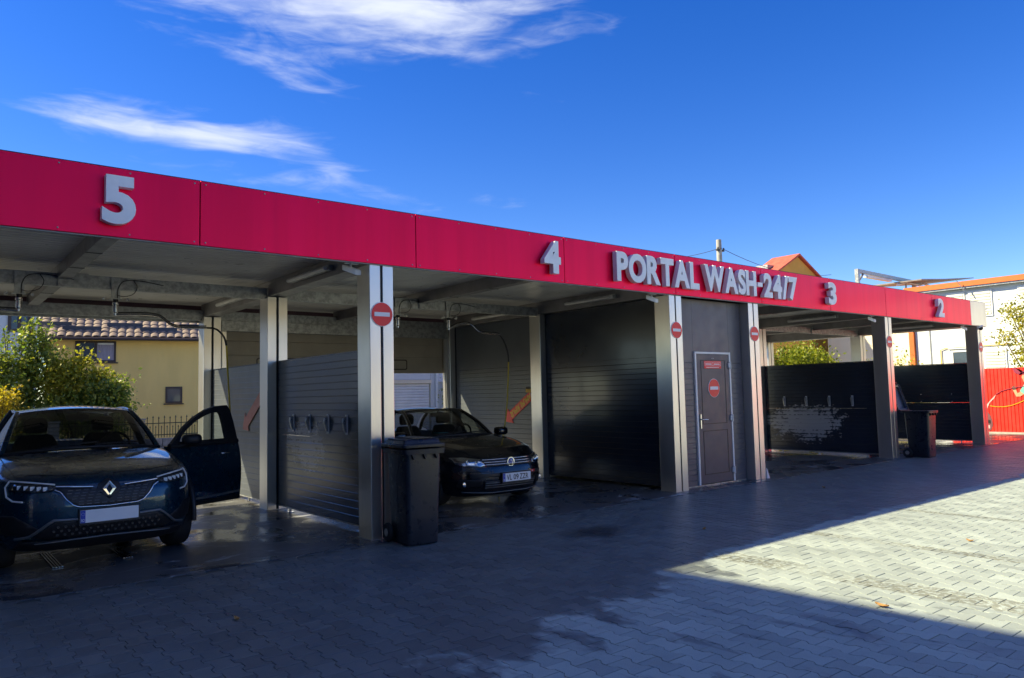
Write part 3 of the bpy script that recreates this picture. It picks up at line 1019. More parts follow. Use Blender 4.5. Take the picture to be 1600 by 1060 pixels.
for x, y, z, lab in ((-.14, .14, 2.94, 'white camera under the fascia left of the column with the shut bin'),
                     (4.78, .12, 2.93, 'white camera under the fascia left of the equipment room'),
                     (11.66, .10, 2.93, 'white camera under the fascia left of the open bin'),
                     (16.45, .10, 2.93, 'white camera under the far end of the fascia')):
    t_ = thing('security_camera', (x, y, z), lab, 'camera', CG)
    MB().box(x-.06, y, z+.02, x+.09, y+.05, z+.03).tube([(x, y+.02, z+.02), (x, y+.02, z-.02)], .014, 8).build('bracket', 'white_alu', t_)
    c_ = MB().prism([(-.035, -.03), (.035, -.03), (.035, .03), (-.035, .03)], lambda a, b, d: (x+a+d*.75, y+.02-d*.5, z-.045+b-d*.35), -.07, .09)
    c_.build('camera_body', 'white', t_, bevel=.006)
t_ = thing('dome_camera', (17.0, -.06, 2.9), 'dark dome camera on the farthest column just below the fascia', 'camera')
MB().lathe([(.075, 0), (.075, .03), (.06, .04)], (17.06, -.03, 2.93), (0, -.6, -1), 20).build('camera_base', 'white', t_, smooth=40)
MB().lathe([(.055, .04), (.05, .07), (.03, .09), (.005, .10)], (17.06, -.03, 2.93), (0, -.6, -1), 20).build('dome', 'black', t_, smooth=40)
t_ = thing('wall_box', (17.6, .15, 3.25), 'pale grey box on the end of the fascia', 'box')
MB().box(17.562, .02, 3.06, 17.70, .24, 3.40).build('box_body', 'white_alu', t_, bevel=.012)
MB().box(17.562, -.01, 3.40, 17.72, .26, 3.425).build('box_lid', 'white_alu', t_, bevel=.006)


# ---- swivel booms with hoses
def smooth_path(pts, n=6):
    out = []
    P3 = [Vector(q) for q in pts]
    for i in range(len(P3)-1):
        p0, p1, p2, p3 = P3[max(i-1, 0)], P3[i], P3[i+1], P3[min(i+2, len(P3)-1)]
        for k in range(n):
            s = k/n
            out.append(.5*((2*p1)+(p2-p0)*s+(2*p0-5*p1+4*p2-p3)*s*s+(3*p1-p0-3*p2+p3)*s**3))
    out.append(P3[-1])
    return out


def swivel(x, y, label, boom=None, hose=None, hose2=None):
    t_ = thing('wash_boom', (x, y, 2.9), label, 'wash boom', 'swivelling wash booms under the roof')
    MB().box(x-.05, y-.015, 2.80, x+.05, y-.007, 3.06).box(x-.07, y-.05, 2.79, x+.07, y+.03, 2.80).build('bracket', 'galv', t_)
    s_ = MB().lathe([(.022, .0), (.022, .05), (.038, .052), (.038, .075), (.032, .08), (.032, .17), (.02, .18), (.02, .21)], (x, y-.01, 2.80), (0, 0, -1), 16)
    s_.build('swivel_joint', 'steel', t_, smooth=40)
    MB().lathe([(.03, 0), (.03, .045)], (x, y-.01, 2.789), (0, 0, -1), 14).build('swivel_cap', 'black', t_, smooth=40)
    MB().tube(smooth_path([(x+.02, y-.015, 2.80), (x+.025, y-.02, 2.92), (x+.09, y-.02, 3.02), (x+.26, y-.02, 3.04), (x+.55, y-.018, 3.0)]), .005, 6).build('cable', 'black', t_)
    MB().tube(smooth_path([(x+.20, y-.02, 3.035), (x+.24, y-.02, 2.96), (x+.20, y-.02, 2.87), (x+.10, y-.02, 2.83), (x+.02, y-.02, 2.84)]), .0045, 6).build('cable', 'black', t_)
    for sx_ in (-.13, .13):
        MB().tube([(x+sx_, y-.02, 2.79), (x+sx_, y-.06, 2.79)], .02, 8).build('clamp', 'galv', t_)
    if boom:
        MB().tube(smooth_path(boom), .013, 8).build('boom_pipe', 'steel', t_, smooth=40)
        up_ = [(a, b+.03, c_+.028) for a, b, c_ in boom]
        MB().tube(smooth_path(up_), .009, 8).build('boom_hose', 'black', t_, smooth=40)
    if hose2:
        MB().tube(smooth_path(hose2), .014, 8).build('hose_end', 'black', t_, smooth=40)
    if hose:
        MB().tube(smooth_path(hose), .0125, 8).build('hose', 'hose_y', t_, smooth=40)


swivel(-2.89, 3.03, 'wash boom at the far left above the blue car', [(-2.89, 3.02, 2.60), (-3.2, 3.1, 2.62), (-3.7, 3.3, 2.70)])
swivel(-1.89, 3.03, 'wash boom above the blue car with yellow hose hanging by the open door',
       [(-1.89, 3.02, 2.60), (-1.60, 3.06, 2.62), (-1.36, 3.12, 2.61), (-1.16, 3.2, 2.50), (-.86, 3.3, 2.50), (-.70, 3.36, 2.51)],
       [(-.41, 3.43, 2.28), (-.39, 3.43, 1.9), (-.36, 3.43, 1.4), (-.34, 3.43, .9), (-.35, 3.43, .5)],
       [(-.70, 3.36, 2.51), (-.56, 3.40, 2.50), (-.45, 3.42, 2.40), (-.41, 3.43, 2.28)])
swivel(2.10, 3.03, 'wash boom beside the sign column above the black car bay')
swivel(3.06, 3.03, 'wash boom with yellow hose hanging behind the black car',
       [(3.06, 3.02, 2.60), (3.30, 3.0, 2.70), (3.49, 3.0, 2.70), (3.68, 3.0, 2.58), (4.03, 3.0, 2.55), (4.12, 3.0, 2.53)],
       [(4.29, 3.0, 2.07), (4.27, 3.0, 1.75), (4.23, 3.0, 1.3), (4.16, 3.0, .9), (4.07, 3.0, .55), (4.0, 3.0, .2)],
       [(4.12, 3.0, 2.53), (4.20, 3.0, 2.42), (4.27, 3.0, 2.25), (4.29, 3.0, 2.07)])
swivel(9.0, 3.03, 'left wash boom under the roof of the bay numbered 3', [(9.0, 3.02, 2.60), (8.6, 3.0, 2.60), (8.2, 3.0, 2.62), (7.8, 3.0, 2.52), (7.45, 3.0, 2.50)])
swivel(10.2, 3.03, 'right wash boom under the roof of the bay numbered 3')


# ---- arrow signs and brush on the partitions
def arrow(x, tail, tip, w, label, matn, words=None):
    ty, tz = tail
    py, pz = tip
    Lg = math.hypot(py-ty, pz-tz)
    d = ((py-ty)/Lg, (pz-tz)/Lg)
    n_ = (-d[1], d[0])
    hl = w*1.25
    q = [(0, -w/2), (Lg-hl, -w/2), (Lg-hl, -w*.95), (Lg, 0), (Lg-hl, w*.95), (Lg-hl, w/2), (0, w/2)]
    def fn(a, b, dd): return (x-dd, ty+d[0]*a+n_[0]*b, tz+d[1]*a+n_[1]*b)
    t_ = thing('arrow_sign', (x, ty, tz), label, 'sign', 'slanting arrow signs on the partitions')
    MB().prism(q, fn, .010, .016).build('arrow_plate', matn, t_)
    for a in (.08, Lg-hl-.1):
        MB().lathe([(.012, 0), (.012, .006)], (x-.002, ty+d[0]*a, tz+d[1]*a), (-1, 0, 0), 10).build('spacer', 'steel', t_)
    if words:
        mb = MB()
        # reads upwards from the arrow head to the tail
        def ft(a, b): return fn(Lg-hl-a, -b, .0175)
        text_flat(mb, words, ft, .02, -w*.33, Lg-hl-.05, w*.66, .022)
        mb.build('arrow_words', 'word_yellow', t_)
    return t_


arrow(5.155, (3.40, 1.49), (4.22, .985), .17, 'orange arrow sign reading SUPER SPUMA behind the black car', 'orange', 'SUPER SPUMA')
arrow(.145, (3.50, 1.60), (4.33, 1.07), .17, 'arrow sign in shade-darkened red behind the open car door', 'orange_shaded')
br = thing('wash_brush', (5.12, 3.35, 1.55), 'yellow headed foam brush hung above the orange arrow', 'brush')
MB().box(5.05, 3.24, 1.53, 5.13, 3.47, 1.60).build('brush_head', 'yellow', br, bevel=.01)
b = MB()
for k in range(11):
    b.box(5.055+.0, 3.245+k*.02, 1.60, 5.125, 3.259+k*.02, 1.64)
b.build('bristles', 'black', br)
MB().tube([(5.10, 3.37, 1.53), (5.10, 3.30, 1.0), (5.11, 3.25, .55)], .012, 8).build('brush_handle', 'steel', br)

# small plastic piece at the column foot
sp = MB()
sp.add([(7.36, -.02, 0), (7.44, -.02, 0), (7.43, .05, 0), (7.36, .05, 0), (7.36, -.01, .17), (7.385, -.005, .17), (7.385, .02, .16), (7.36, .02, .16)],
       [(0, 1, 2, 3), (4, 5, 6, 7), (0, 1, 5, 4), (1, 2, 6, 5), (2, 3, 7, 6), (3, 0, 4, 7)])
tag(sp.build('plastic_scrap', 'white', bevel=.006), 'small pale plastic piece at the foot of the column right of the door', 'plastic piece')

# floor grates below the blue car
for x, y0, y1, lab in ((-2.13, .95, 1.6, 'right narrow floor grate under the blue car bumper'), (-2.72, .95, 1.85, 'left narrow floor grate under the blue car bumper')):
    t_ = thing('floor_grate', (x, y0, .004), lab, 'grate', 'floor grates')
    MB().box(x-.05, y0, .001, x+.05, y1, .004).build('grate_frame', 'black', t_)
    for k in range(4):
        MB().box(x-.042+k*.024, y0+.01, .0045, x-.030+k*.024, y1-.01, .010).build('grate_bar', 'steel', t_)

# ------------------------------------------------------------------ wheelie bins
def rr2(w, d, r, n=4):
    q = []
    for cx, cy, a0 in ((w/2-r, d/2-r, 0), (-w/2+r, d/2-r, 90), (-w/2+r, -d/2+r, 180), (w/2-r, -d/2+r, 270)):
        q += [(cx+r*math.cos(R(a0+90*k/n)), cy+r*math.sin(R(a0+90*k/n))) for k in range(n+1)]
    return q


def loft(mb, rings, mi=0, cap0=True, cap1=True):
    n = len(rings[0])
    b = [q for rg in rings for q in rg]
    fs = []
    for i in range(len(rings)-1):
        for k in range(n):
            fs.append((i*n+k, i*n+(k+1) % n, (i+1)*n+(k+1) % n, (i+1)*n+k))
    if cap0:
        fs.append(tuple(range(n-1, -1, -1)))
    if cap1:
        fs.append(tuple((len(rings)-1)*n+k for k in range(n)))
    mb.add(b, fs, mi)
    return mb


def wheelie_bin(loc, rz, label, lid_open):
    t_ = thing('wheelie_bin', loc, label, 'bin', 'charcoal wheelie bins', rz)
    H = .965

    def ring(w, d, z, r=.045, dy=0.0):
        return [(a, b+dy, z) for a, b in rr2(w, d, r)]
    b = MB()
    rings = [ring(.345, .40, .012, .04), ring(.355, .41, .03), ring(.366, .43, .30), ring(.384, .462, .62), ring(.396, .482, .86), ring(.398, .486, H-.03)]
    if lid_open:
        rings += [ring(.398, .486, H), ring(.38, .468, H), ring(.33, .38, .08)]
    loft(b, rings)
    b.build('bin_body', 'bin', t_, smooth=35, local=True)
    # raised side creases
    for s in (-1, 1):
        c_ = MB()
        c_.tube([(s*.196, -.06, .90), (s*.198, -.05, .78), (s*.192, .0, .70), (s*.184, .0, .34), (s*.180, 0, .30)], .0045, 6)
        c_.tube([(s*.199, .17, .88), (s*.196, .10, .80)], .004, 6)
        c_.build('side_crease', 'bin', t_, smooth=60, local=True)
    rim = MB()
    o_, i_ = rr2(.475, .56, .04), rr2(.375, .46, .04)
    rings = [[(a, c_, H-.045) for a, c_ in rr2(.465, .55, .04)], [(a, c_, H+.005) for a, c_ in o_], [(a, c_, H+.008) for a, c_ in i_], [(a, c_, H-.04) for a, c_ in i_]]
    loft(rim, rings, cap0=False, cap1=False)
    loft(rim, [[(a, c_, H-.045) for a, c_ in rr2(.465, .55, .04)], [(a, c_, H-.043) for a, c_ in rr2(.40, .49, .04)]], cap0=False, cap1=False)
    rim.build('rim', 'bin', t_, smooth=35, local=True)
    for x in (-.13, 0, .13):
        MB().prism([(-.02, 0), (.02, 0), (0, -.05)], lambda a, b_, d: (x+a, d, H-.046+b_), -.275, -.235).build('rim_gusset', 'black', t_, local=True)
    MB().tube([(-.22, .315, H+.01), (.22, .315, H+.01)], .016, 10).build('hinge_rod', 'black', t_, smooth=40, local=True)
    hh_ = MB()
    for s in (-1, 1):
        hh_.tube(smooth_path([(s*.17, .26, H-.01), (s*.17, .31, H-.03), (s*.17, .335, H+.02)], 4), .014, 8)
    hh_.build('hinge_lug', 'bin', t_, smooth=50, local=True)
    MB().tube([(-.21, .19, .085), (.21, .19, .085)], .012, 8).build('axle', 'steel', t_, local=True)
    for s in (-1, 1):
        w_ = MB().lathe([(.045, -.022), (.085, -.024), (.098, -.012), (.098, .012), (.085, .024), (.045, .022)], (s*.205, .205, .098), (1, 0, 0), 26)
        wo_ = w_.build('wheel', 'rubber', t_, smooth=35, local=True)
        MB().lathe([(.04, -.026), (.044, 0), (.04, .026)], (s*.205, .205, .098), (1, 0, 0), 16).build('hub', 'galv', wo_, smooth=35, local=True)
    lid = MB()

    def lr(w, d, z, dy=0.0, r=.04):
        return [(a, b_+dy, z) for a, b_ in rr2(w, d, r)]
    rings = [lr(.485, .575, -.012), lr(.487, .578, .012), lr(.475, .566, .020), lr(.42, .50, .024), lr(.405, .47, .052), lr(.37, .42, .066), lr(.30, .34, .072)]
    if lid_open:
        rings = [lr(.485, .575, -.012), lr(.487, .578, .012), lr(.475, .566, .020), lr(.42, .50, .024), lr(.405, .47, .052), lr(.37, .42, .060),
                 ][:6]
        inner = [lr(.36, .41, .048), lr(.395, .46, .042), lr(.41, .49, .012), lr(.465, .555, .006), lr(.475, .566, -.012)]
        loft(lid, rings+inner[:0], cap0=False)
        loft(lid, inner, cap1=False)
        ring2 = [rings[0], inner[-1]]
        loft(lid, ring2, cap0=False, cap1=False)
    else:
        loft(lid, rings)
        lid.box(-.11, -.20, .0725, .11, .20, .080)
    ang = R(107) if lid_open else 0.0
    piv = Vector((0, .305, H+.012))
    vs = []
    for x, y, z in lid.v:
        yy, zz = (y+.02)-piv.y, z+.024
        c_, s_ = math.cos(ang), math.sin(ang)
        # open: the front edge swings up and over to the back
        vs.append((x, piv.y+yy*c_+zz*s_, piv.z-yy*s_+zz*c_))
    lid.v = vs
    lo_ = lid.build('lid', 'bin', t_, smooth=35, local=True)
    hb = MB()
    for x in (-.14, .14):
        hb.v = hb.v
    pts = [(-.15, -.275, .012), (-.15, -.325, .004), (-.13, -.335, .002), (.13, -.335, .002), (.15, -.325, .004), (.15, -.275, .012)]
    if lid_open:
        q = []
        for x, y, z in pts:
            yy, zz = (y+.02)-piv.y, z+.024
            c_, s_ = math.cos(ang), math.sin(ang)
            q.append((x, piv.y+yy*c_+zz*s_, piv.z-yy*s_+zz*c_))
        MB().tube(q, .014, 8).build('lid_handle', 'bin', lo_, smooth=40, local=True)
    else:
        for k, (x0, y0, x1, y1) in enumerate(((-.20, -.19, -.125, .20), (.125, -.19, .20, .20))):
            MB().box(x0, y0, H+.092, x1, y1, H+.108).build('lid_grip', 'bin', lo_, bevel=.006, local=True)
    return t_


wheelie_bin((.285, -.395, 0), R(-5), 'charcoal wheelie bin with shut lid in front of the nearest column', False)
wheelie_bin((12.66, -.30, 0), R(0), 'charcoal wheelie bin with its lid flung open beside far column', True)

# ------------------------------------------------------------------ cars


def itp(x, tb):
    return float(np.interp(x, [q[0] for q in tb], [q[1] for q in tb]))


class Car:
    def __init__(s, root, C):
        s.t = root
        s.C = C

    def F(s, u, z):
        C = s.C
        return itp(z, C['P'])+C['q']*(min(abs(u), C['W'])/C['W'])**C['qe']

    def ring(s, v):
        C = s.C
        W_, zb = C['W']*itp(v, C['wt']), C['zb']
        zs_, zt_ = itp(v, C['zs']), itp(v, C['zt'])
        half = [(0, zb), (.45*W_, zb), (.80*W_, zb), (.94*W_, zb+.05), (.985*W_, zb+.16), (W_, (zb+zs_)/2-.03), (.992*W_, zs_-.14), (.975*W_, zs_-.05),
                (.945*W_, zs_), (.88*W_, zs_+(zt_-zs_)*.50), (.70*W_, zs_+(zt_-zs_)*.80), (.40*W_, zs_+(zt_-zs_)*.95), (.15*W_, zt_), (0, zt_)]
        # dense smooth sampling
        out = []
        for i in range(len(half)-1):
            p0, p1, p2, p3 = [Vector((*half[max(0, min(len(half)-1, i+k))], 0)) for k in (-1, 0, 1, 2)]
            for k in range(3):
                t_ = k/3
                q = .5*((2*p1)+(p2-p0)*t_+(2*p0-5*p1+4*p2-p3)*t_*t_+(3*p1-p0-3*p2+p3)*t_**3)
                out.append((max(0.0, q.x), q.y))
        out.append(half[-1])
        return out+[(-a, b) for a, b in reversed(out[1:-1])]

    def body(s, mats):
        C = s.C
        v0 = C['v0']
        r0 = s.ring(v0)
        n = len(r0)
        y0 = [s.F(u, z) for u, z in r0]
        zc = C['zc']
        rings = []
        for k in range(16, -1, -1):
            f = .02+.98*(1-(k/16))
            rings.append([(u*f, s.F(u*f, zc+(z-zc)*f), zc+(z-zc)*f) for u, z in r0])
        v = v0+.06
        while v < C['L']:
            rg = s.ring(v)
            e = max(0.0, 1-(v-v0)/1.0)**2
            rings.append([(u, v+(y0[i]-v0)*e, z) for i, (u, z) in enumerate(rg)])
            v += .07
        last = rings[-1]
        for k in range(1, 8):
            f = math.cos(k/8*math.pi/2)
            g_ = math.sin(k/8*math.pi/2)*.20
            rings.append([(u*(.25+.75*f), y+g_, zc+.1+(z-zc-.1)*(.25+.75*f)) for u, y, z in last])
        mb = loft(MB(), rings)
        o = mb.build('body', mats, s.t, smooth=50, local=True)
        # wheel arches (and the open doorway) are cut out
        cut = MB()
        for wv in C['wheels']:
            for sg_ in (-1, 1):
                cut.lathe([(C['r']+.055, 0), (C['r']+.055, .5)], (sg_*C['W']*.66, wv, C['r']+.01), (sg_, 0, 0), 36)
        if C.get('doorway'):
            a, b_ = C['doorway']
            cut.box(.45, a, .34, 1.2, b_, .93)
        co = cut.build('cutter', ['interior', 'interior'], None)
        for pl in co.data.polygons:
            pl.material_index = 1
        md = o.modifiers.new('cut', 'BOOLEAN')
        md.operation = 'DIFFERENCE'
        md.object = co
        md.solver = 'EXACT'
        dg = bpy.context.evaluated_depsgraph_get()
        ob2 = o.evaluated_get(dg)
        me2 = bpy.data.meshes.new_from_object(ob2)
        o.modifiers.clear()
        me2.name = 'body'
        o.data = me2
        bpy.data.objects.remove(co)
        va, vb = C['cabin']
        for pl in me2.polygons:
            c_ = pl.center
            if pl.normal.z > .6 and va < c_.y < vb and abs(c_.x) < C['W']*.86 and c_.z > .7:
                pl.material_index = 1
        return o

    def patch(s, name, poly, mat, off=.006, th=.006, parent=None, step=.03):
        bm = bmesh.new()
        f = bm.faces.new([bm.verts.new((a, 0, b)) for a, b in poly])
        bmesh.ops.triangulate(bm, faces=[f])
        us, zs_ = [q[0] for q in poly], [q[1] for q in poly]
        for ax, lo, hi in ((0, min(us), max(us)), (2, min(zs_), max(zs_))):
            q = math.ceil(lo/step)*step
            while q < hi:
                co = [0, 0, 0]
                no = [0, 0, 0]
                co[ax] = q
                no[ax] = 1
                bmesh.ops.bisect_plane(bm, geom=bm.verts[:]+bm.edges[:]+bm.faces[:], plane_co=co, plane_no=no, dist=1e-5)
                q += step
        for v in bm.verts:
            v.co.y = s.F(v.co.x, v.co.z)-off
        bmesh.ops.recalc_face_normals(bm, faces=bm.faces)
        bm.faces.ensure_lookup_table()
        if sum(f_.normal.y for f_ in bm.faces) > 0:
            bmesh.ops.reverse_faces(bm, faces=bm.faces)
        me_ = bpy.data.meshes.new(name)
        bm.to_mesh(me_)
        bm.free()
        me_.polygons.foreach_set('use_smooth', [True]*len(me_.polygons))
        me_.materials.append(MT[mat])
        o = bpy.data.objects.new(name, me_)
        COL.objects.link(o)
        o.parent = parent or s.t
        md = o.modifiers.new('thickness', 'SOLIDIFY')
        md.thickness = th
        md.offset = 1
        return o

    def line(s, name, pts, r, mat, off=.008, parent=None, sub=6):
        q = []
        for i in range(len(pts)-1):
            for k in range(sub):
                t_ = k/sub
                u, z = pts[i][0]*(1-t_)+pts[i+1][0]*t_, pts[i][1]*(1-t_)+pts[i+1][1]*t_
                q.append((u, s.F(u, z)-off, z))
        u, z = pts[-1]
        q.append((u, s.F(u, z)-off, z))
        return MB().tube(q, r, 8).build(name, mat, parent or s.t, smooth=50, local=True)

    def wheel(s, u, v, r, steer=0.0):
        sg_ = 1 if u > 0 else -1
        w_ = .105
        t_ = MB().lathe([(r*.66, -w_*.9), (r*.70, -w_), (r*.93, -w_*.98), (r*.985, -w_*.75), (r, -w_*.4), (r, w_*.4), (r*.985, w_*.75), (r*.93, w_*.98), (r*.70, w_), (r*.66, w_*.9)],
                        (u, v, r), (1, 0, 0), 40)
        to_ = t_.build('wheel', 'rubber', s.t, smooth=35, local=True)
        rim = MB().lathe([(r*.66, w_*.85), (r*.62, w_*.7), (r*.60, w_*.1), (r*.1, w_*.05)], (u, v, r), (sg_, 0, 0), 36)
        for k in range(5):
            a = 2*math.pi*k/5+.3
            for da in (-.16, .16):
                p0 = (u+sg_*w_*.72, v+math.cos(a+da*.3)*r*.12, r+math.sin(a+da*.3)*r*.12)
                p1 = (u+sg_*w_*.80, v+math.cos(a+da)*r*.63, r+math.sin(a+da)*r*.63)
                rim.tube([p0, p1], [.020, .016], 6)
        rim.lathe([(r*.17, w_*.5), (r*.17, w_*.78), (r*.12, w_*.82)], (u, v, r), (sg_, 0, 0), 16)
        rim.build('rim', 'trimgrey', to_, smooth=40, local=True)

    def greenhouse(s, paint, gl):
        C = s.C
        G = C['G']
        t_ = s.t
        def base(q): return Vector((G['ub']*q, G['vb'][0]+(G['vb'][1]-G['vb'][0])*q*q, G['zb'][0]+(G['zb'][1]-G['zb'][0])*q*q))
        def head(q): return Vector((G['uh']*q, G['vh'][0]+(G['vh'][1]-G['vh'][0])*q*q, G['zh'][0]+(G['zh'][1]-G['zh'][0])*q*q))
        def rear(q): return Vector((G['ur']*q, G['vr']-.05*q*q, G['zr']-(G['zh'][0]-G['zh'][1])*q*q))
        def deck(q): return Vector((G['ud']*q, G['vd']-.15*q*q, G['zd']-.02*q*q))

        def screen(q, t):
            p0, p1 = base(q), head(q)
            return p0.lerp(p1, t)+Vector((0, -.035, .022))*math.sin(math.pi*t)

        def roof(q, t):
            p0, p1 = head(q), rear(q)
            a = p0.lerp(p1, t)
            a.z += (G['zp']-G['zh'][0])*math.sin(math.pi*t)*(1-.25*q*q)
            a.x *= 1+.06*math.sin(math.pi*t)
            return a

        def back(q, t):
            return rear(q).lerp(deck(q), t)+Vector((0, .03, .03))*math.sin(math.pi*t)
        MB().grid(lambda a, b: screen(-.97+1.94*a, b), 20, 14).build('windscreen', gl, t_, smooth=60, local=True)
        MB().grid(lambda a, b: roof(-1+2*a, b), 20, 16).build('roof', paint, t_, smooth=60, local=True, solid=.03)
        MB().grid(lambda a, b: back(-.9+1.8*a, b), 14, 8).build('rear_window', 'glass_clear', t_, smooth=60, local=True)
        for sgn in (-1, 1):
            rail = [screen(sgn, k/10) for k in range(11)]+[roof(sgn, k/12) for k in range(1, 13)]+[back(sgn, k/10) for k in range(1, 11)]
            MB().tube(rail, [.028]*11+[.022]*12+[.030]*10, 10).build('roof_rail', paint, t_, smooth=60, local=True)
            # side glass from belt to rail
            def belt(p_):
                zb_ = itp(p_.y, s.C['zs'])+.012
                return Vector((sgn*C['W']*.925, p_.y, min(p_.z, zb_)))
            cols = []
            for p_ in rail[1:-1]:
                b0 = belt(p_)
                cols.append([b0.lerp(p_, k/5)+Vector((sgn*.018*math.sin(math.pi*k/5), 0, 0)) for k in range(6)])
            mb = MB()
            nv_ = len(cols)
            mb.add([q for c_ in cols for q in c_], [(i*6+k, (i+1)*6+k, (i+1)*6+k+1, i*6+k+1) for i in range(nv_-1) for k in range(5)])
            if not (C.get('doorway') and sgn > 0):
                mb.build('side_window', gl, t_, smooth=60, local=True)
            MB().tube([c_[0] for c_ in cols], .014, 8).build('window_sill_trim', 'black', t_, smooth=60, local=True)
            # pillar between the doors
            tgt = C['bpillar']
            i = min(range(nv_), key=lambda k: abs(cols[k][0].y-tgt))
            MB().tube(cols[i], .035, 8).build('door_pillar', 'black', t_, smooth=60, local=True)
        # black screen border and wipers
        MB().tube([screen(-.97+1.94*k/20, .02)+Vector((0, -.004, .0)) for k in range(21)], .016, 8).build('cowl_strip', 'black', t_, smooth=60, local=True)
        for q0, q1 in ((-.55, .15), (.1, .72)):
            p_ = [screen(q0+(q1-q0)*k/6, .05+.05*k/6)+Vector((0, -.016, .010)) for k in range(7)]
            MB().tube(p_, .008, 6).build('wiper', 'black', t_, local=True)
        # interior
        z0 = G['zb'][1]
        MB().grid(lambda a, b: (-.62*1+1.24*a, G['vb'][0]+.12+b*.40, z0-.02+.05*math.sin(math.pi*b)), 6, 6).build('dashboard', 'interior', t_, smooth=60, local=True)
        for sgn in (-1, 1):
            vs_ = C['seat']
            st_ = MB().prism([(-.21, z0-.30), (.21, z0-.30), (.22, z0+.05), (.16, z0+.17), (-.16, z0+.17), (-.22, z0+.05)], lambda a, b, d: (sgn*.34+a, vs_+d+(b-z0)*.22, b), -.05, .07)
            so_ = st_.build('seat', 'interior', t_, local=True, bevel=.03)
            MB().prism([(-.11, z0+.19), (.11, z0+.19), (.12, z0+.31), (.08, z0+.36), (-.08, z0+.36), (-.12, z0+.31)], lambda a, b, d: (sgn*.34+a, vs_+d+.06, b), -.04, .05).build('headrest', 'interior', so_, local=True, bevel=.025)
        a = [Vector((.34+.165*math.cos(2*math.pi*k/20), C['G']['vb'][0]+.52-.07*math.sin(2*math.pi*k/20), z0+.03+.15*math.sin(2*math.pi*k/20))) for k in range(21)]
        MB().tube(a, .014, 8, cap=False).build('steering_wheel', 'black', t_, local=True)
        p_ = screen(0, .86)
        MB().prism([(-.11, -.03), (.11, -.025), (.115, .02), (.08, .035), (-.09, .035), (-.115, .02)], lambda a, b, d: (a, p_.y+.10+d, p_.z-.045+b), -.012, .014).tube([(0, p_.y+.1, p_.z-.02), (0, p_.y+.05, p_.z+.02)], .012, 6).build('rear_view_mirror', 'black', t_, local=True)
        return screen

    def mirror(s, u, v, z, paint):
        sgn = 1 if u > 0 else -1
        mb = MB()
        rg = []
        for k, (f, d) in enumerate(((.35, -.085), (.75, -.07), (.97, -.03), (1, .02), (.95, .06))):
            rg.append([(u+a*f, v+d, z+b*f) for a, b in rr2(.21, .13, .05)])
        loft(mb, rg)
        o = mb.build('door_mirror', paint, s.t, smooth=50, local=True)
        MB().box(u-.085, v+.0605, z-.05, u+.085, v+.064, z+.05).build('mirror_glass', 'chrome', o, local=True)
        MB().tube([(u-sgn*.07, v+.02, z-.05), (u-sgn*.16, v+.03, z-.075)], .022, 8).build('mirror_arm', 'black', o, local=True)


def shut_lines(car, body, lines):
    from mathutils.bvhtree import BVHTree
    bvh = BVHTree.FromPolygons([v.co for v in body.data.vertices], [tuple(q.vertices) for q in body.data.polygons])
    for pts in lines:
        q = []
        for i in range(len(pts)-1):
            for k in range(8):
                u = pts[i][0]+(pts[i+1][0]-pts[i][0])*k/8
                v = pts[i][1]+(pts[i+1][1]-pts[i][1])*k/8
                hit = bvh.ray_cast(Vector((u, v, 1.6)), Vector((0, 0, -1)))[0]
                if hit is not None:
                    q.append(hit)
        if len(q) > 2:
            MB().tube(q, .0045, 6).build('bonnet_gap', 'black', car.t, local=True)


def number_plate(car, cx, z, w, h, text, tilt_y):
    """flat plate with blue band in front of the bumper"""
    y = tilt_y
    c_ = car
    po = MB().box(cx-w/2-.012, y-.004, z-h/2-.022, cx+w/2+.012, y+.05, z+h/2+.010).build('plate_holder', 'black', c_.t, local=True, bevel=.003)
    MB().box(cx-w/2, y-.0075, z-h/2, cx+w/2, y-.0045, z+h/2).build('number_plate', 'plate', po, local=True)
    MB().box(cx-w/2+.001, y-.0095, z-h/2+.001, cx-w/2+.040, y-.008, z+h/2-.001).build('blue_band', 'plate_blue', po, local=True)
    mb = MB()
    text_flat(mb, 'RO', lambda a, b: (a, y-.0105, b), cx-w/2+.008, z-h/2+.010, .026, .026, .01)
    for k in range(12):
        a = 2*math.pi*k/12
        x_, z_ = cx-w/2+.0205+.0125*math.cos(a), z+h*.20+.0125*math.sin(a)
        mb.lathe([(.0016, 0), (.0016, .0006)], (x_, y-.0098, z_), (0, -1, 0), 5)
    mb.build('band_print', 'plate', po, local=True)
    if text:
        mb = MB()
        x = cx-w/2+.062
        for wd, ww, gp in text:
            text_flat(mb, wd, lambda a, b: (a, y-.0095, b), x, z-h*.34, ww, h*.66, .012)
            x += ww+gp
        mb.build('plate_lettering', 'black', po, local=True)


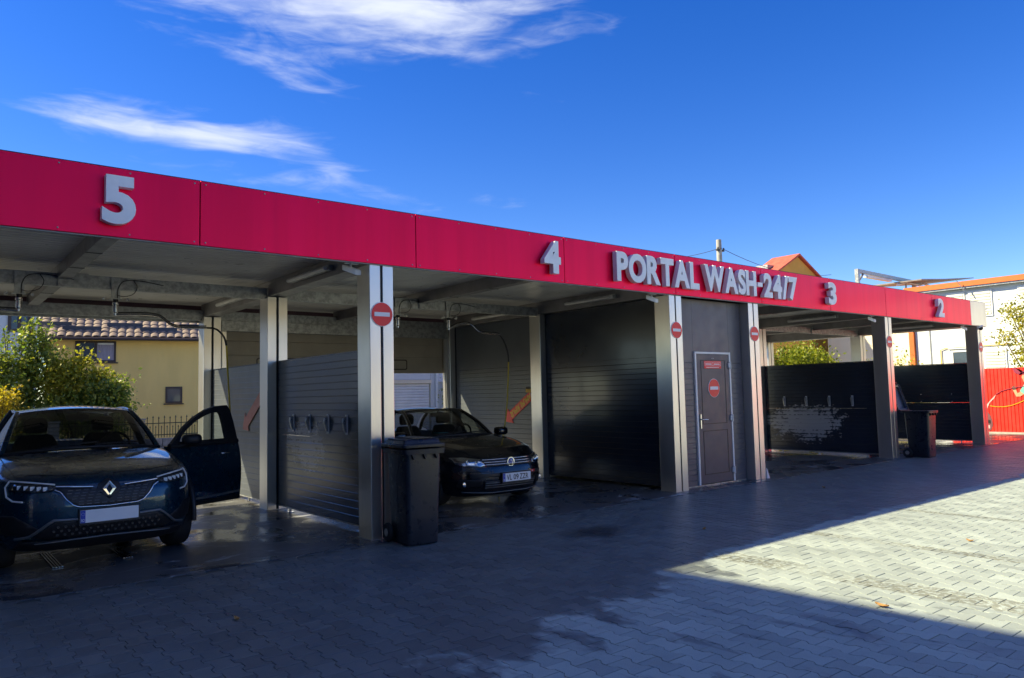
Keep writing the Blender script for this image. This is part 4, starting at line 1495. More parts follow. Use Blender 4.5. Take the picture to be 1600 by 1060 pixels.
# ---- dark blue crossover facing us in bay 5
tA = thing('parked_car', (-2.37, .60, 0), 'dark blue crossover with its driver door open in the left bay', 'car')
A = Car(tA, dict(
    W=.86, zb=.20, zc=.52, v0=.12, L=3.95, q=.55, qe=4.5, r=.325, wheels=(.80, 3.22), cabin=(1.2, 3.45), doorway=(1.30, 2.32), bpillar=2.35, seat=2.25,
    P=[(.12, .30), (.18, .20), (.25, .12), (.33, .05), (.42, .01), (.5, 0), (.6, 0), (.7, .02), (.76, .05), (.82, .10), (.90, .25), (1.0, .6)],
    wt=[(0, 1), (3, 1), (4.1, .95)],
    zs=[(.12, .80), (.5, .86), (1.0, .925), (1.35, .955), (2.4, .965), (3.3, 1.0), (4.2, .95)],
    zt=[(.12, .84), (.25, .885), (.5, .94), (.9, 1.0), (1.2, 1.035), (1.6, 1.02), (3.2, 1.02), (3.7, 1.06), (4.0, 1.04), (4.2, .95)],
    G=dict(ub=.735, vb=(1.14, 1.36), zb=(1.05, 1.00), uh=.555, vh=(1.80, 1.92), zh=(1.455, 1.415), ur=.49, vr=2.95, zr=1.44, zp=1.50, ud=.62, vd=3.75, zd=1.07)))
bA = A.body(['paintA', 'interior'])
shut_lines(A, bA, [[(s_*.70, .40), (s_*.745, .8), (s_*.755, 1.33)] for s_ in (-1, 1)]+[[(s_*.06, .17), (s_*.40, .21), (s_*.66, .36)] for s_ in (-1, 1)])
A.greenhouse('paintA', 'glass_dark')
for sgn in (-1, 1):
    for wv in (.80, 3.22):
        A.wheel(sgn*.765, wv, .325)
        ar = [(sgn*.862, wv+.385*math.cos(R(a)), .335+.385*math.sin(R(a))) for a in range(-12, 193, 8)]
        MB().tube(ar, .028, 8).build('arch_trim', 'black', tA, smooth=60, local=True)
    MB().box(sgn*.80 if sgn > 0 else -.875, 1.20, .205, .875 if sgn > 0 else -.80, 2.82, .33).build('sill_trim', 'black', tA, local=True, bevel=.02)
A.mirror(-.97, 1.45, 1.06, 'paintA')
gr = [(-.415, .755), (-.386, .732), (-.342, .665), (-.287, .608), (-.24, .588), (-.026, .578), (.026, .578), (.24, .588), (.287, .608), (.342, .665), (.386, .732), (.415, .755), (.33, .752), (.10, .735), (-.10, .735), (-.33, .752)]
go = A.patch('grille', gr, 'black', .004, .006)
mb = MB()
for r_i, z in enumerate((.605, .630, .655, .680, .705, .730)):
    wmax = itp(z, [(.58, .20), (.608, .275), (.665, .33), (.732, .38)])
    u = -wmax+.02+(.03 if r_i % 2 else 0)
    while u < wmax-.03:
        if abs(u+.02) > .07 or z < .62:
            q = [(u+k*.013, A.F(u+k*.013, z)-.013, z) for k in range(4)]
            mb.tube(q, .0042, 6)
        u += .062
mb.build('grille_dashes', 'trimgrey', go, local=True, smooth=50)
A.line('grille_chrome', [(-.43, .745), (-.386, .722), (-.342, .655), (-.287, .600), (-.24, .582), (0, .572), (.24, .582), (.287, .600), (.342, .655), (.386, .722), (.43, .745)], .0065, 'chrome', .012)
for s in (-1, 1):
    A.line('chrome_bar', [(s*.13, .750), (s*.42, .772)], .0085, 'chrome', .012)
    hl = A.patch('headlight', [(s*a, b) for a, b in ((.40, .770), (.504, .795), (.72, .806), (.745, .755), (.70, .741), (.564, .728), (.454, .735))], 'black', .008, .008)
    lm = None
    for k, u in enumerate((.50, .545, .59, .635, .68)):
        z = .757+.01*k*.4
        fy = A.F(u, z)-.020
        MB().box(s*u-.017, fy-.006, z-.018, s*u+.017, fy+.01, z+.018).build('lamp_block', 'white', hl, local=True, bevel=.003)
    A.patch('lens', [(s*a, b) for a, b in ((.43, .768), (.504, .790), (.71, .800), (.735, .757), (.70, .744), (.564, .733), (.47, .740))], 'lens', .030, .002, hl)
    A.line('running_light', [(s*a, b) for a, b in ((.425, .789), (.60, .815), (.740, .826), (.772, .773), (.765, .690), (.725, .655), (.66, .650))], .008, 'white', .014)
    A.line('bumper_moulding', [(s*a, b) for a, b in ((.25, .474), (.435, .480), (.476, .452), (.60, .345), (.70, .318))], .013, 'trimgrey', .012)
A.patch('lower_grille', [(-.24, .462), (-.42, .466), (-.47, .43), (-.575, .335), (-.45, .312), (-.05, .325), (.05, .325), (.45, .312), (.575, .335), (.47, .43), (.42, .466), (.24, .462), (.24, .424), (-.24, .424)], 'black', .004, .006)
mb = MB()
for i in range(17):
    for j in range(3):
        u, z = -.46+.0575*i+(.028 if j % 2 else 0), .345+.036*j
        if abs(u) < .46-.9*max(0, z-.36):
            mb.lathe([(.014, 0), (.012, .004), (.005, .004)], (u, A.F(u, z)-.012, z), (0, -1, 0), 6)
mb.build('lower_grille_mesh', 'black', tA, local=True)
A.patch('bumper_lip', [(-.66, .30), (-.45, .298), (0, .308), (.45, .298), (.66, .30), (.70, .235), (.45, .205), (0, .205), (-.45, .205), (-.70, .235)], 'black', .006, .012)
A.line('lip_trim', [(-.56, .272), (-.3, .288), (0, .294), (.3, .288), (.56, .272)], .007, 'trimgrey', .022)
for s in (-1, 1):
    A.patch('bumper_corner', [(s*.52, .395), (s*.60, .345), (s*.80, .36), (s*.835, .52), (s*.72, .53), (s*.60, .45)], 'black', .004, .006)
number_plate(A, .0, .495, .478, .112, None, -.035)
# diamond badge
ez, ey = .722, A.F(0, .722)-.016
ob_, ib_ = [(0, .078), (.062, .004), (0, -.080), (-.062, .004)], [(0, .040), (.024, 0), (0, -.042), (-.024, 0)]
mb = MB()
vs = [(a, ey-.004, ez+b) for a, b in ob_]+[(a*.8+c_*.2, ey-.014, ez+b*.8+d_*.2) for (a, b), (c_, d_) in zip(ob_, ib_)]+[(a, ey-.012, ez+b) for a, b in ib_]+[(a, ey+.02, ez+b) for a, b in ib_]+[(a, ey+.02, ez+b) for a, b in ob_]
fs = []
for lv in ((0, 4), (4, 8), (8, 12), (16, 0)):
    for i in range(4):
        fs.append((lv[0]+i, lv[0]+(i+1) % 4, lv[1]+(i+1) % 4, lv[1]+i))
mb.add(vs, fs)
mb.build('diamond_badge', 'chrome', tA, local=True, bevel=.002)
A.patch('badge_surround', [(0, .815), (.085, .770), (.098, .735), (.075, .69), (0, .630), (-.075, .69), (-.098, .735), (-.085, .770)], 'black', .008, .004)
# open driver door
TH = R(65)
Hh = Vector((.84, 1.25, 0))
da_, dn_ = Vector((math.sin(TH), math.cos(TH), 0)), Vector((math.cos(TH), -math.sin(TH), 0))


def DF(a, z, n_=0.0):
    bul = .03*math.sin(math.pi*min(1, max(0, (z-.30)/.68)))
    q = Hh+da_*a+dn_*(n_+bul)
    return (q.x, q.y, z)


lower = [(0, .36), (.02, .31), (.30, .295), (.98, .305), (1.012, .34), (1.012, .80), (1.0, .92), (.985, 1.0), (.70, 1.005), (.30, 1.005), (.0, 1.01), (-.01, .80)]
mb = MB()
n1 = 14
rows = []
for i in range(n1+1):
    z = .30+(1.005-.30)*i/n1
    x1 = itp(z, [(.30, .985), (.34, 1.012), (.80, 1.012), (.92, 1.0), (1.0, .985)])
    rows.append([(x1*k/10, z) for k in range(11)])
for w_ in (0.0, -.11):
    mb.add([DF(a, z, w_) for rw in rows for a, z in rw], [(i*11+k, i*11+k+1, (i+1)*11+k+1, (i+1)*11+k) for i in range(n1) for k in range(10)])
K1 = 11*(n1+1)
edge = [k for k in range(11)]+[i*11+10 for i in range(1, n1+1)]+[n1*11+k for k in range(9, -1, -1)]+[i*11 for i in range(n1-1, 0, -1)]
mb.f += [(edge[i], edge[(i+1) % len(edge)], K1+edge[(i+1) % len(edge)], K1+edge[i]) for i in range(len(edge))]
mb.m += [0]*len(edge)
do = mb.build('door', 'paintA', tA, smooth=50, local=True)
outer = [(.0, 1.012), (.10, 1.10), (.21, 1.205), (.38, 1.318), (.57, 1.405), (.72, 1.444), (.90, 1.452), (.935, 1.40), (.962, 1.25), (.985, 1.012)]
inner = [(.13, 1.05), (.16, 1.10), (.24, 1.175), (.39, 1.272), (.55, 1.338), (.66, 1.368), (.77, 1.368), (.79, 1.33), (.805, 1.22), (.815, 1.05)]
lean = lambda z: -.22*max(0, z-1.0)
mb = MB()
vs = []
for w_ in (0.0, -.05):
    vs += [DF(a, z, w_+lean(z)) for a, z in outer]+[DF(a, z, w_+lean(z)) for a, z in inner]
fs = []
for i in range(9):
    fs += [(i, i+1, 11+i, 10+i), (20+i, 20+i+1, 31+i, 30+i), (i, i+1, 21+i, 20+i), (10+i, 11+i, 31+i, 30+i)]
fs += [(0, 10, 19, 9), (20, 30, 39, 29), (10, 19, 39, 30)]
mb.add(vs, fs)
mb.build('window_frame', 'black', do, local=True)
MB().add([DF(a, z, -.02+lean(z)) for a, z in inner], [tuple(range(10))]).build('door_glass', 'glass_clear', do, local=True)
MB().tube([DF(.70, .875, .012), DF(.72, .876, .035), DF(.80, .878, .035), DF(.83, .876, .012)], .011, 8).build('door_handle', 'chrome', do, smooth=50, local=True)
MB().tube([DF(a, 1.006, -.02) for a in (.0, .3, .6, .985)], .034, 8).build('sill_trim', 'black', do, smooth=50, local=True)
mb = MB()
mb.prism([(.30, .365), (.99, .385), (.99, .41), (.30, .39)], lambda a, z, d: DF(a, z, d), .004, .012)
mb.build('door_moulding', 'trimgrey', do, local=True)
mb = MB()
mb.prism([(.0, .30), (1.0, .30), (1.0, .36), (.0, .34)], lambda a, z, d: DF(a, z, d), .004, .016)
mb.build('door_cladding', 'black', do, local=True)
mb = MB()
mc = Hh+da_*.20+dn_*.11
rg = []
for f, d in ((.35, -.085), (.75, -.07), (.97, -.03), (1, .02), (.95, .06)):
    rg.append([(mc.x+da_.x*0+a*f*.9+dn_.x*0, mc.y+d, 1.075+b*f) for a, b in rr2(.23, .12, .05)])
loft(mb, rg)
mb.tube([(mc.x, mc.y+.02, 1.03), DF(.12, 1.0, .0)], .022, 8)
mb.build('door_mirror', 'black', do, smooth=50, local=True)

# ---- black saloon facing us in bay 4
tB = thing('parked_car', (2.60, .85, 0), 'black saloon with plate VL 09 ZZR between the bins and dark wall', 'car')
B = Car(tB, dict(
    W=.84, zb=.15, zc=.42, v0=.10, L=4.1, q=.50, qe=3.5, r=.30, wheels=(.79, 3.28), cabin=(1.2, 3.4), bpillar=2.25, seat=2.15,
    P=[(.10, .20), (.12, .16), (.2, .08), (.28, .03), (.36, 0), (.45, 0), (.52, .02), (.6, .06), (.68, .14), (.76, .3), (.9, .7)],
    wt=[(0, 1), (3, 1), (4.3, .94)],
    zs=[(.10, .655), (.5, .735), (1.0, .805), (1.35, .85), (3, .89), (4.3, .87)],
    zt=[(.10, .685), (.3, .775), (.7, .845), (1.1, .90), (1.3, .915), (1.6, .90), (3.2, .90), (3.6, .95), (4.1, .94), (4.3, .85)],
    G=dict(ub=.715, vb=(1.16, 1.40), zb=(.915, .875), uh=.535, vh=(1.88, 1.99), zh=(1.305, 1.268), ur=.50, vr=2.95, zr=1.275, zp=1.345, ud=.64, vd=3.55, zd=.955)))
bB = B.body(['paintB', 'interior'])
shut_lines(B, bB, [[(s_*.60, .42), (s_*.70, .8), (s_*.73, 1.36)] for s_ in (-1, 1)])
scrB = B.greenhouse('paintB', 'glass_mid')
for sgn in (-1, 1):
    for wv in (.79, 3.28):
        B.wheel(sgn*.735, wv, .30)
    B.mirror(sgn*.925, 1.42, .93, 'paintB')
gB = B.patch('grille', [(-.44, .645), (.44, .645), (.40, .543), (-.40, .543)], 'black', .006, .006)
for z, w_ in ((.632, .425), (.600, .415), (.568, .402)):
    B.line('chrome_bar', [(-w_, z), (w_, z)], .0048, 'chrome', .016, gB, 16)
for s in (-1, 1):
    hl = B.patch('headlight', [(s*a, b) for a, b in ((.445, .640), (.40, .556), (.46, .540), (.63, .548), (.715, .580), (.745, .665), (.63, .668))], 'chrome', .006, .006)
    lm = MB()
    for u, z, rr_ in ((.60, .605, .038), (.51, .595, .030)):
        fy = B.F(u, z)
        lm.lathe([(rr_, 0), (rr_*.9, .012), (rr_*.55, .006)], (s*u, fy-.012, z), (0, -1, 0), 20)
    lm.build('reflector', 'steel', hl, smooth=40, local=True)
    B.patch('lens', [(s*a, b) for a, b in ((.445, .642), (.40, .554), (.46, .538), (.63, .546), (.718, .578), (.748, .667), (.63, .670))], 'lens', .030, .002, hl)
    B.patch('fog_recess', [(s*a, b) for a, b in ((.46, .37), (.70, .385), (.72, .285), (.66, .262), (.46, .28))], 'black', .004, .006)
    fl = MB()
    fl.lathe([(.034, 0), (.030, .012), (.012, .016)], (s*.655, B.F(.655, .318)-.012, .318), (0, -1, 0), 18)
    fl.build('fog_light', 'steel', tB, smooth=40, local=True)
    B.line('bumper_crease', [(s*.30, .470), (s*.69, .490)], .006, 'paintB', .004)
B.patch('intake', [(-.62, .455), (.62, .455), (.60, .405), (-.60, .405)], 'black', .003, .006)
B.patch('lower_grille', [(-.44, .355), (.44, .355), (.42, .235), (-.42, .235)], 'black', .004, .006)
for z in (.325, .295, .265):
    B.line('lower_slat', [(-.42, z), (.42, z)], .006, 'trimgrey', .010)
B.line('lip_trim', [(-.66, .212), (-.3, .190), (.3, .190), (.66, .212)], .007, 'trimgrey', .014)
number_plate(B, .045, .388, .485, .110, (('VL', .088, .030), ('09', .088, .018), ('ZZR', .155, 0)), -.035)
B.patch('red_patch', [(.325, .455), (.42, .455), (.42, .425), (.325, .425)], 'sign_red', .010, .004)  # small red rectangle right of the plate
B.patch('white_mark', [(.355, .450), (.375, .450), (.375, .430), (.355, .430)], 'white', .016, .003)
# round badge with V over W
bz, by = .588, B.F(0, .588)-.020
mb = MB().lathe([(.062, 0), (.062, .008), (.052, .008), (.052, .002)], (0, by, bz), (0, -1, 0), 36)
mb.build('badge_ring', 'chrome', tB, smooth=40, local=True)
MB().lathe([(.053, 0), (.053, .003)], (0, by, bz), (0, -1, 0), 36).build('badge_field', 'plate_blue', tB, local=True)
mb = MB()
for pts in ([(-.022, .044), (0, .004), (.022, .044)], [(-.042, .026), (-.018, -.040), (0, -.006), (.018, -.040), (.042, .026)]):
    mb.tube([(a, by-.006, bz+b) for a, b in pts], .0052, 6)
mb.build('badge_letters', 'chrome', tB, local=True)
MB().add([scrB(-.52, .10)+Vector((0, .03, .0)), scrB(-.28, .10)+Vector((0, .03, 0)), scrB(-.28, .16)+Vector((0, .05, -.01)), scrB(-.52, .16)+Vector((0, .05, -.01))], [(0, 1, 2, 3)])
mb = MB()
p_ = scrB(-.45, .06)
mb.box(p_.x-.02, p_.y+.08, p_.z+.02, p_.x+.17, p_.y+.20, p_.z+.026)
pp = tag(mb.build('paper_slip', 'teal', None), 'teal paper slip lying on the dashboard of the black car', 'paper')
pp.location = (2.60, .85, 0)

# ------------------------------------------------------------------ surroundings
def leaves(mb_name, blobs, n, size, mat, parent, seed, squash=.75):
    r = np.random.default_rng(seed)
    wts = np.array([b[3]*b[4]*b[5] for b in blobs])**.72
    ids = r.choice(len(blobs), n, p=wts/wts.sum())
    bl = np.array([b[:6] for b in blobs])[ids]
    d = r.normal(size=(n, 3))
    d /= np.linalg.norm(d, axis=1)[:, None]
    rad = r.uniform(.30, 1.06, n)**.55
    # uneven outline: radius varies with direction
    bump_ = 1+.22*np.sin(d[:, 0]*7+ids*1.7)*np.sin(d[:, 2]*6+ids)+.15*np.sin(d[:, 1]*11+ids*.6)
    p = bl[:, :3]+d*bl[:, 3:6]*(rad*bump_)[:, None]
    # leaves hang in clumps
    cn = r.choice(n, n//14)
    k = r.integers(0, len(cn), n)
    use = r.random(n) < .62
    p[use] = p[cn[k]][use]+r.normal(0, size*1.9, (use.sum(), 3))
    a = r.normal(size=(n, 3))
    a /= np.linalg.norm(a, axis=1)[:, None]
    b = np.cross(a, r.normal(size=(n, 3)))
    b /= np.linalg.norm(b, axis=1)[:, None]
    nn = np.cross(a, b)
    s = size*r.uniform(.6, 1.35, n)[:, None]
    v = np.stack([p-a*s*.55, p+b*s*.34+nn*s*.10, p+a*s*.60, p-b*s*.34+nn*s*.10], 1).reshape(-1, 3)
    if parent is not None:
        v = v-np.array(ORG[parent])[None]
    me_ = bpy.data.meshes.new(mb_name)
    me_.vertices.add(4*n)
    me_.vertices.foreach_set('co', v.reshape(-1).astype(np.float32))
    f = np.arange(4*n).reshape(n, 4)
    tri = np.concatenate([f[:, [0, 1, 2]], f[:, [0, 2, 3]]]).reshape(-1)
    me_.loops.add(len(tri))
    me_.loops.foreach_set('vertex_index', tri.astype(np.int32))
    me_.polygons.add(2*n)
    me_.polygons.foreach_set('loop_start', (np.arange(2*n)*3).astype(np.int32))
    me_.update(calc_edges=True)
    me_.materials.append(MT[mat])
    o = bpy.data.objects.new(mb_name, me_)
    COL.objects.link(o)
    if parent is not None:
        o.parent = parent
    return o


def tree(name, loc, label, cat, blobs, n, size, mat, seed, trunk_r=.09, group=None):
    t_ = thing(name, loc, label, cat, group)
    x, y, z = loc
    tb = MB()
    r = random.Random(seed)
    top = max(blobs, key=lambda q: q[2])
    tb.tube([(x, y, z), (x+.03, y, z+.5), (x+(top[0]-x)*.5, y+(top[1]-y)*.5, z+(top[2]-z)*.55), (top[0], top[1], top[2])], [trunk_r, trunk_r*.85, trunk_r*.6, trunk_r*.2], 8)
    for b in blobs:
        for k in range(2):
            e = (b[0]+r.uniform(-.6, .6)*b[3], b[1]+r.uniform(-.6, .6)*b[4], b[2]+r.uniform(-.2, .8)*b[5])
            f_ = r.uniform(.25, .5)
            m_ = (x+(e[0]-x)*.5+r.uniform(-.08, .08), y+(e[1]-y)*.5, z+.25+(e[2]-z)*f_)
            tb.tube([(x, y, z+.18+f_*.4), m_, e], [trunk_r*.45, trunk_r*.3, trunk_r*.1], 6)
    tb.build('trunk', 'trunk', t_, smooth=50)
    leaves('crown', blobs, n, size, mat, t_, seed)
    return t_


# shrubs in the garden behind bay 5
tree('garden_tree', (-1.85, 14.2, 0), 'tall light green shrub against the pale grey house', 'shrub',
     [(-1.95, 14.2, 1.9, .55, .5, .75), (-1.62, 14.2, 2.75, .30, .3, .55), (-2.35, 14.3, 2.45, .45, .45, .5), (-1.35, 14.2, 2.5, .32, .3, .6), (-1.62, 14.2, 3.35, .10, .12, .38), (-1.35, 14.1, 3.1, .12, .12, .30), (-2.1, 14.3, 3.15, .10, .1, .25), (-1.75, 14.2, 1.2, .8, .6, .6)],
     9500, .085, 'leaf_g', 21, .06, 'garden shrubs behind the blue car')
tree('garden_tree', (-.75, 13.9, 0), 'yellow topped shrub left of the upper window of the yellow house', 'shrub',
     [(-.95, 13.9, 2.35, .34, .3, .26), (-.55, 13.9, 2.55, .22, .2, .16), (-.9, 13.9, 2.05, .5, .4, .3), (-.15, 13.9, 2.2, .24, .2, .15)],
     3600, .08, 'leaf_y', 22, .05, 'garden shrubs behind the blue car')
tree('garden_tree', (-.25, 14.0, 0), 'dark green spreading shrub in front of the yellow wall', 'shrub',
     [(-.35, 14.0, 1.75, .55, .5, .42), (-.75, 14.0, 1.4, .7, .5, .6), (.12, 14.0, 1.65, .36, .35, .42), (-.1, 14.0, 1.1, .6, .5, .5), (.32, 14.0, 1.95, .20, .2, .14), (.34, 13.9, 1.45, .2, .2, .2)],
     9000, .085, 'leaf_g', 23, .06, 'garden shrubs behind the blue car')
tree('garden_tree', (-2.35, 13.2, 0), 'orange yellow autumn shrub at the left edge of the photo', 'shrub',
     [(-2.3, 13.2, 1.62, .38, .35, .28), (-2.5, 13.2, 1.1, .5, .4, .5)], 3200, .065, 'leaf_o', 24, .05, 'garden shrubs behind the blue car')

# yellow house
yh = thing('yellow_house', (0, 27, 0), 'yellow rendered house with brown tiled roof behind the shrubs', 'house', None, R(-12))
MB().box(.22, 0, -.0, 13, 7, 4.30).build('wall', 'ywall', yh, local=True)


def roofz(y):
    return 4.16+(y+.5)*.62


mb = MB()
mb.prism([(-.5, 4.05), (-.5, 4.14), (3.6, roofz(3.6)-.03), (7.6, 4.10), (7.6, 4.0), (3.6, roofz(3.6)-.14)], lambda a, b, d: (d, a, b), -.62, 13.4)
rfo = mb.build('roof', 'brown', yh, local=True)
MB().tube([(-.62, -.56, 4.10), (13.4, -.56, 4.10)], .065, 10).build('gutter', 'brown', yh, smooth=50, local=True)
MB().tube([(.35, -.52, 4.06), (.35, -.06, 3.85), (.35, -.06, .1)], .04, 8).build('downpipe', 'brown', yh, smooth=50, local=True)
# roof tiles: curved pan tiles laid in rows
TW, TL = .30, .36
tvs, tfs = [], []
for j, yy in enumerate((0.0, TL+.05)):
    for k in range(7):
        u = k/6
        tvs.append((-TW/2+TW*u, yy*.85, yy*.53+.055*math.sin(math.pi*u)**.8+(.035 if j == 0 else 0)))
for k in range(6):
    tfs.append((k, k+1, 8+k, 7+k))
for k in range(7):
    tvs.append((tvs[k][0], tvs[k][1], tvs[k][2]-.03))
for k in range(6):
    tfs.append((14+k, 14+k+1, k+1, k))
tme = bpy.data.meshes.new('roof_tile')
tme.from_pydata(tvs, [], tfs)
tme.materials.append(MT['tile'])
tme.polygons.foreach_set('use_smooth', [True]*len(tme.polygons))
tme.set_sharp_from_angle(angle=R(35))
cnt = 0
restv, restf = [], []
for r_i in range(13):
    for c_i in range(46):
        x = -.45+c_i*TW
        y = -.50+r_i*TL*.85
        z = roofz(y)
        if r_i < 5 and x < 8.4:
            o = bpy.data.objects.new('roof_tile', tme)
            COL.objects.link(o)
            o.parent = rfo
            o.location = (x, y, z+random.uniform(-.004, .004))
            o.rotation_euler = (0, 0, random.gauss(0, .01))
        else:
            b_ = len(restv)
            restv += [(a+x, b+y, c_+z) for a, b, c_ in tvs]
            restf += [tuple(b_+i for i in q) for q in tfs]
me = bpy.data.meshes.new('upper_roof_tiles')
me.from_pydata(restv, [], restf)
me.materials.append(MT['tile'])
o = bpy.data.objects.new('upper_roof_tiles', me)
COL.objects.link(o)
o.parent = rfo
o['kind'] = 'stuff'
for k, (x0, x1, row) in enumerate(((-.3, 1.05, 2), (.75, 2.1, 1), (2.3, 3.6, 2), (3.5, 4.9, 1), (5.0, 6.2, 2), (6.1, 7.5, 1))):
    y = -.5+(row+.45)*TL*.85
    MB().box(x0, y-.015, roofz(y)+.03, x1, y+.01, roofz(y)+.20).build('snow_guard_shadow', 'guard_shadow', rfo, local=True)  # dark bars stand for the shadows of the snow guards


def window(parent, x0, x1, z0, z1, y, frame='brown', panes=2, curtain=True, local=True, w=.07):
    fb = MB()
    fb.box(x0, y-.03, z0, x1, y+.03, z0+w).box(x0, y-.03, z1-w, x1, y+.03, z1)
    fb.box(x0, y-.03, z0+w+.001, x0+w, y+.03, z1-w-.001).box(x1-w, y-.03, z0+w+.001, x1, y+.03, z1-w-.001)
    for k in range(1, panes):
        xm = x0+(x1-x0)*k/panes
        fb.box(xm-w/2, y-.03, z0+w+.001, xm+w/2, y+.03, z1-w-.001)
    fo = fb.build('window', frame, parent, local=local)
    for k in range(panes):
        a, b = x0+(x1-x0)*k/panes+w*.6, x0+(x1-x0)*(k+1)/panes-w*.6
        MB().box(a, y-.006, z0+w*.8, b, y-.002, z1-w*.8).build('pane', 'curtain' if (curtain and k == 1) else 'pane', fo, local=local)
    return fo


window(yh, 1.20, 2.64, 3.20, 4.04, -.012)
MB().box(1.995, -.022, 3.90, 2.55, -.0195, 3.965).build('blind_box', 'white', yh, local=True)
window(yh, 4.48, 5.12, 1.48, 2.16, -.012, panes=1, curtain=False)
for x0, x1, z_ in ((1.12, 2.72, 3.19), (4.42, 5.18, 1.47)):
    MB().box(x0, -.09, z_-.05, x1, -.002, z_-.003).build('window_sill', 'brown', yh, local=True)
MB().box(5.95, -.05, 2.3, 6.05, -.001, 2.9).build('wall_lamp', 'brown', yh, local=True)

# pale grey house at the left edge
gh = thing('grey_house', (-7, 24, 0), 'pale grey house beside the yellow house with a dark framed window', 'house')
MB().box(-15, 24, 0, -5.0, 31, 7.5).build('wall', 'gwall', gh)
MB().box(-4.998, 24, 0, -.42, 26.2, 7.0).build('wall', 'gwall', gh)
window(gh, -1.30, -.62, 4.10, 5.0, 23.985, 'brown', 2, False, False, .10)
window(gh, -4.2, -3.0, 4.10, 5.4, 23.985, 'brown', 2, False, False, .10)
MB().box(-15.3, 23.7, 7.505, -4.9, 31.3, 7.7).build('roof', 'gwall', gh)
MB().box(-4.89, 23.8, 7.005, -.25, 26.4, 7.15).build('roof', 'gwall', gh)

# iron fence on a low stone wall
ifn = thing('iron_fence', (-1, 13, 0), 'black wrought iron fence with spear tips on a low stone wall', 'fence')
xs0, xs1 = -4.0, 3.4
nst = 0
for r_i in range(3):
    x = xs0-(.2 if r_i % 2 else 0)
    while x < xs1:
        w_ = random.uniform(.34, .52)
        MB().box(max(x, xs0)+.006, 13.0+random.uniform(-.012, .012), r_i*.205+.005, min(x+w_, xs1)-.006, 13.25, r_i*.205+.198).build('stone', 'stone', ifn, bevel=.01)
        x += w_
for px in (-3.2, -1.25, .58, 2.42):
    for r_i in range(5):
        MB().box(px-.11, 12.96, .62+r_i*.092, px+.11, 13.20, .62+r_i*.092+.086).build('pillar_stone', 'stone', ifn, bevel=.008)
    MB().box(px-.13, 12.94, 1.085, px+.13, 13.22, 1.12).build('pillar_cap', 'stone', ifn, bevel=.008)
for a, b in ((-3.08, -1.37), (-1.13, .46), (.70, 2.30), (2.54, 3.4)):
    for z in (.69, .98):
        MB().box(a, 13.06, z, b, 13.085, z+.02).build('rail', 'iron', ifn)
    k = int((b-a)/.125)
    for i in range(k):
        x = a+(i+.5)*(b-a)/k
        tall = 1.12 if i % 2 else 1.10
        MB().tube([(x, 13.095, .63), (x, 13.095, tall), (x, 13.095, tall+.012), (x, 13.095, tall+.06)], [.009, .009, .02, .002], 5).build('iron_bar', 'iron', ifn)
        if i < k-1:
            xm = x+.5*(b-a)/k
            MB().tube([(xm, 13.095, .63), (xm, 13.095, .88), (xm, 13.095, .89), (xm, 13.095, .93)], [.007, .007, .016, .002], 5).build('short_bar', 'iron', ifn)

# garage seen under the sectional door
ga = thing('garage', (8.5, 13, 0), 'pale garage with white roller shutter seen behind the black car', 'garage')
for x0, x1 in ((5.0, 6.25), (9.08, 12.0)):
    MB().box(x0, 13, 0, x1, 17, 2.9).build('wall', 'gwall', ga)
MB().box(6.252, 13.02, 2.04, 9.078, 17, 2.9).build('wall', 'gwall', ga)
MB().box(6.252, 12.97, 1.92, 9.078, 13.2, 2.035).build('lintel', 'creamwall', ga)
MB().box(4.9, 12.8, 2.9, 12.2, 17.1, 3.0).build('roof', 'brown', ga)
for k in range(22):
    MB().prism([(13.06, .02+k*.086), (13.045, .03+k*.086), (13.045, .085+k*.086), (13.06, .1+k*.086), (13.075, .1+k*.086), (13.075, .02+k*.086)], lambda a, b, d: (d, a, b), 6.30, 9.03).build('shutter_slat', 'shutter', ga)
MB().tube([(9.25, 12.9, 2.85), (9.25, 12.93, 2.1), (9.25, 12.94, 0)], .045, 8).tube([(9.25, 12.93, 1.98), (9.55, 12.93, 1.98), (9.6, 12.93, 1.8)], .03, 8).build('downpipe', 'shutter', ga, smooth=50)
tree('climbing_plant', (9.62, 12.75, 0), 'thin climbing plant beside the garage downpipe', 'plant', [(9.6, 12.75, 1.75, .16, .1, .3), (9.68, 12.75, 1.2, .15, .1, .4)], 420, .07, 'leaf_g', 31, .02)

# red fence with printed picture
rf = thing('red_fence', (21.4, 0, 0), 'bright red corrugated fence with a printed washing scene', 'fence')
prof = []
y = -9.0
while y < 2.4:
    prof += [(y, 0), (y+.052, 0), (y+.060, .016), (y+.084, .016), (y+.092, 0)]
    y += .096
mb = MB()
mb.prism(prof+[(y-.004, .03), (-9.0, .03)], lambda a, b, d: (21.4+b, a, d), .06, 1.95)
mb.build('fence_sheet', 'redfence', rf)
MB().box(21.402, -9, -.02, 21.46, 2.4, .055).build('fence_plinth', 'concrete', rf)
fpt = lambda a, b, d: (21.395-d, a, b)
pr = MB()
pr.prism([(1.14, 1.17), (1.28, 1.02), (1.46, .80), (1.50, .62), (1.42, .70), (1.33, .92), (1.20, 1.05)], fpt, 0, .002)
pr.build('printed_spray', 'spray', rf)
pr = MB()
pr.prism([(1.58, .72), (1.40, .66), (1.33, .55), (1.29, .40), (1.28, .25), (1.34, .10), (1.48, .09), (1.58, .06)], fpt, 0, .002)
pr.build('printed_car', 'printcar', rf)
MB().prism([(1.56, .44), (1.33, .40), (1.33, .30), (1.56, .33)], fpt, .003, .004).build('printed_lamp', 'black', rf)
MB().prism([(1.50, .26), (1.36, .25), (1.36, .16), (1.50, .15)], fpt, .003, .004).build('printed_plate', 'spray', rf)
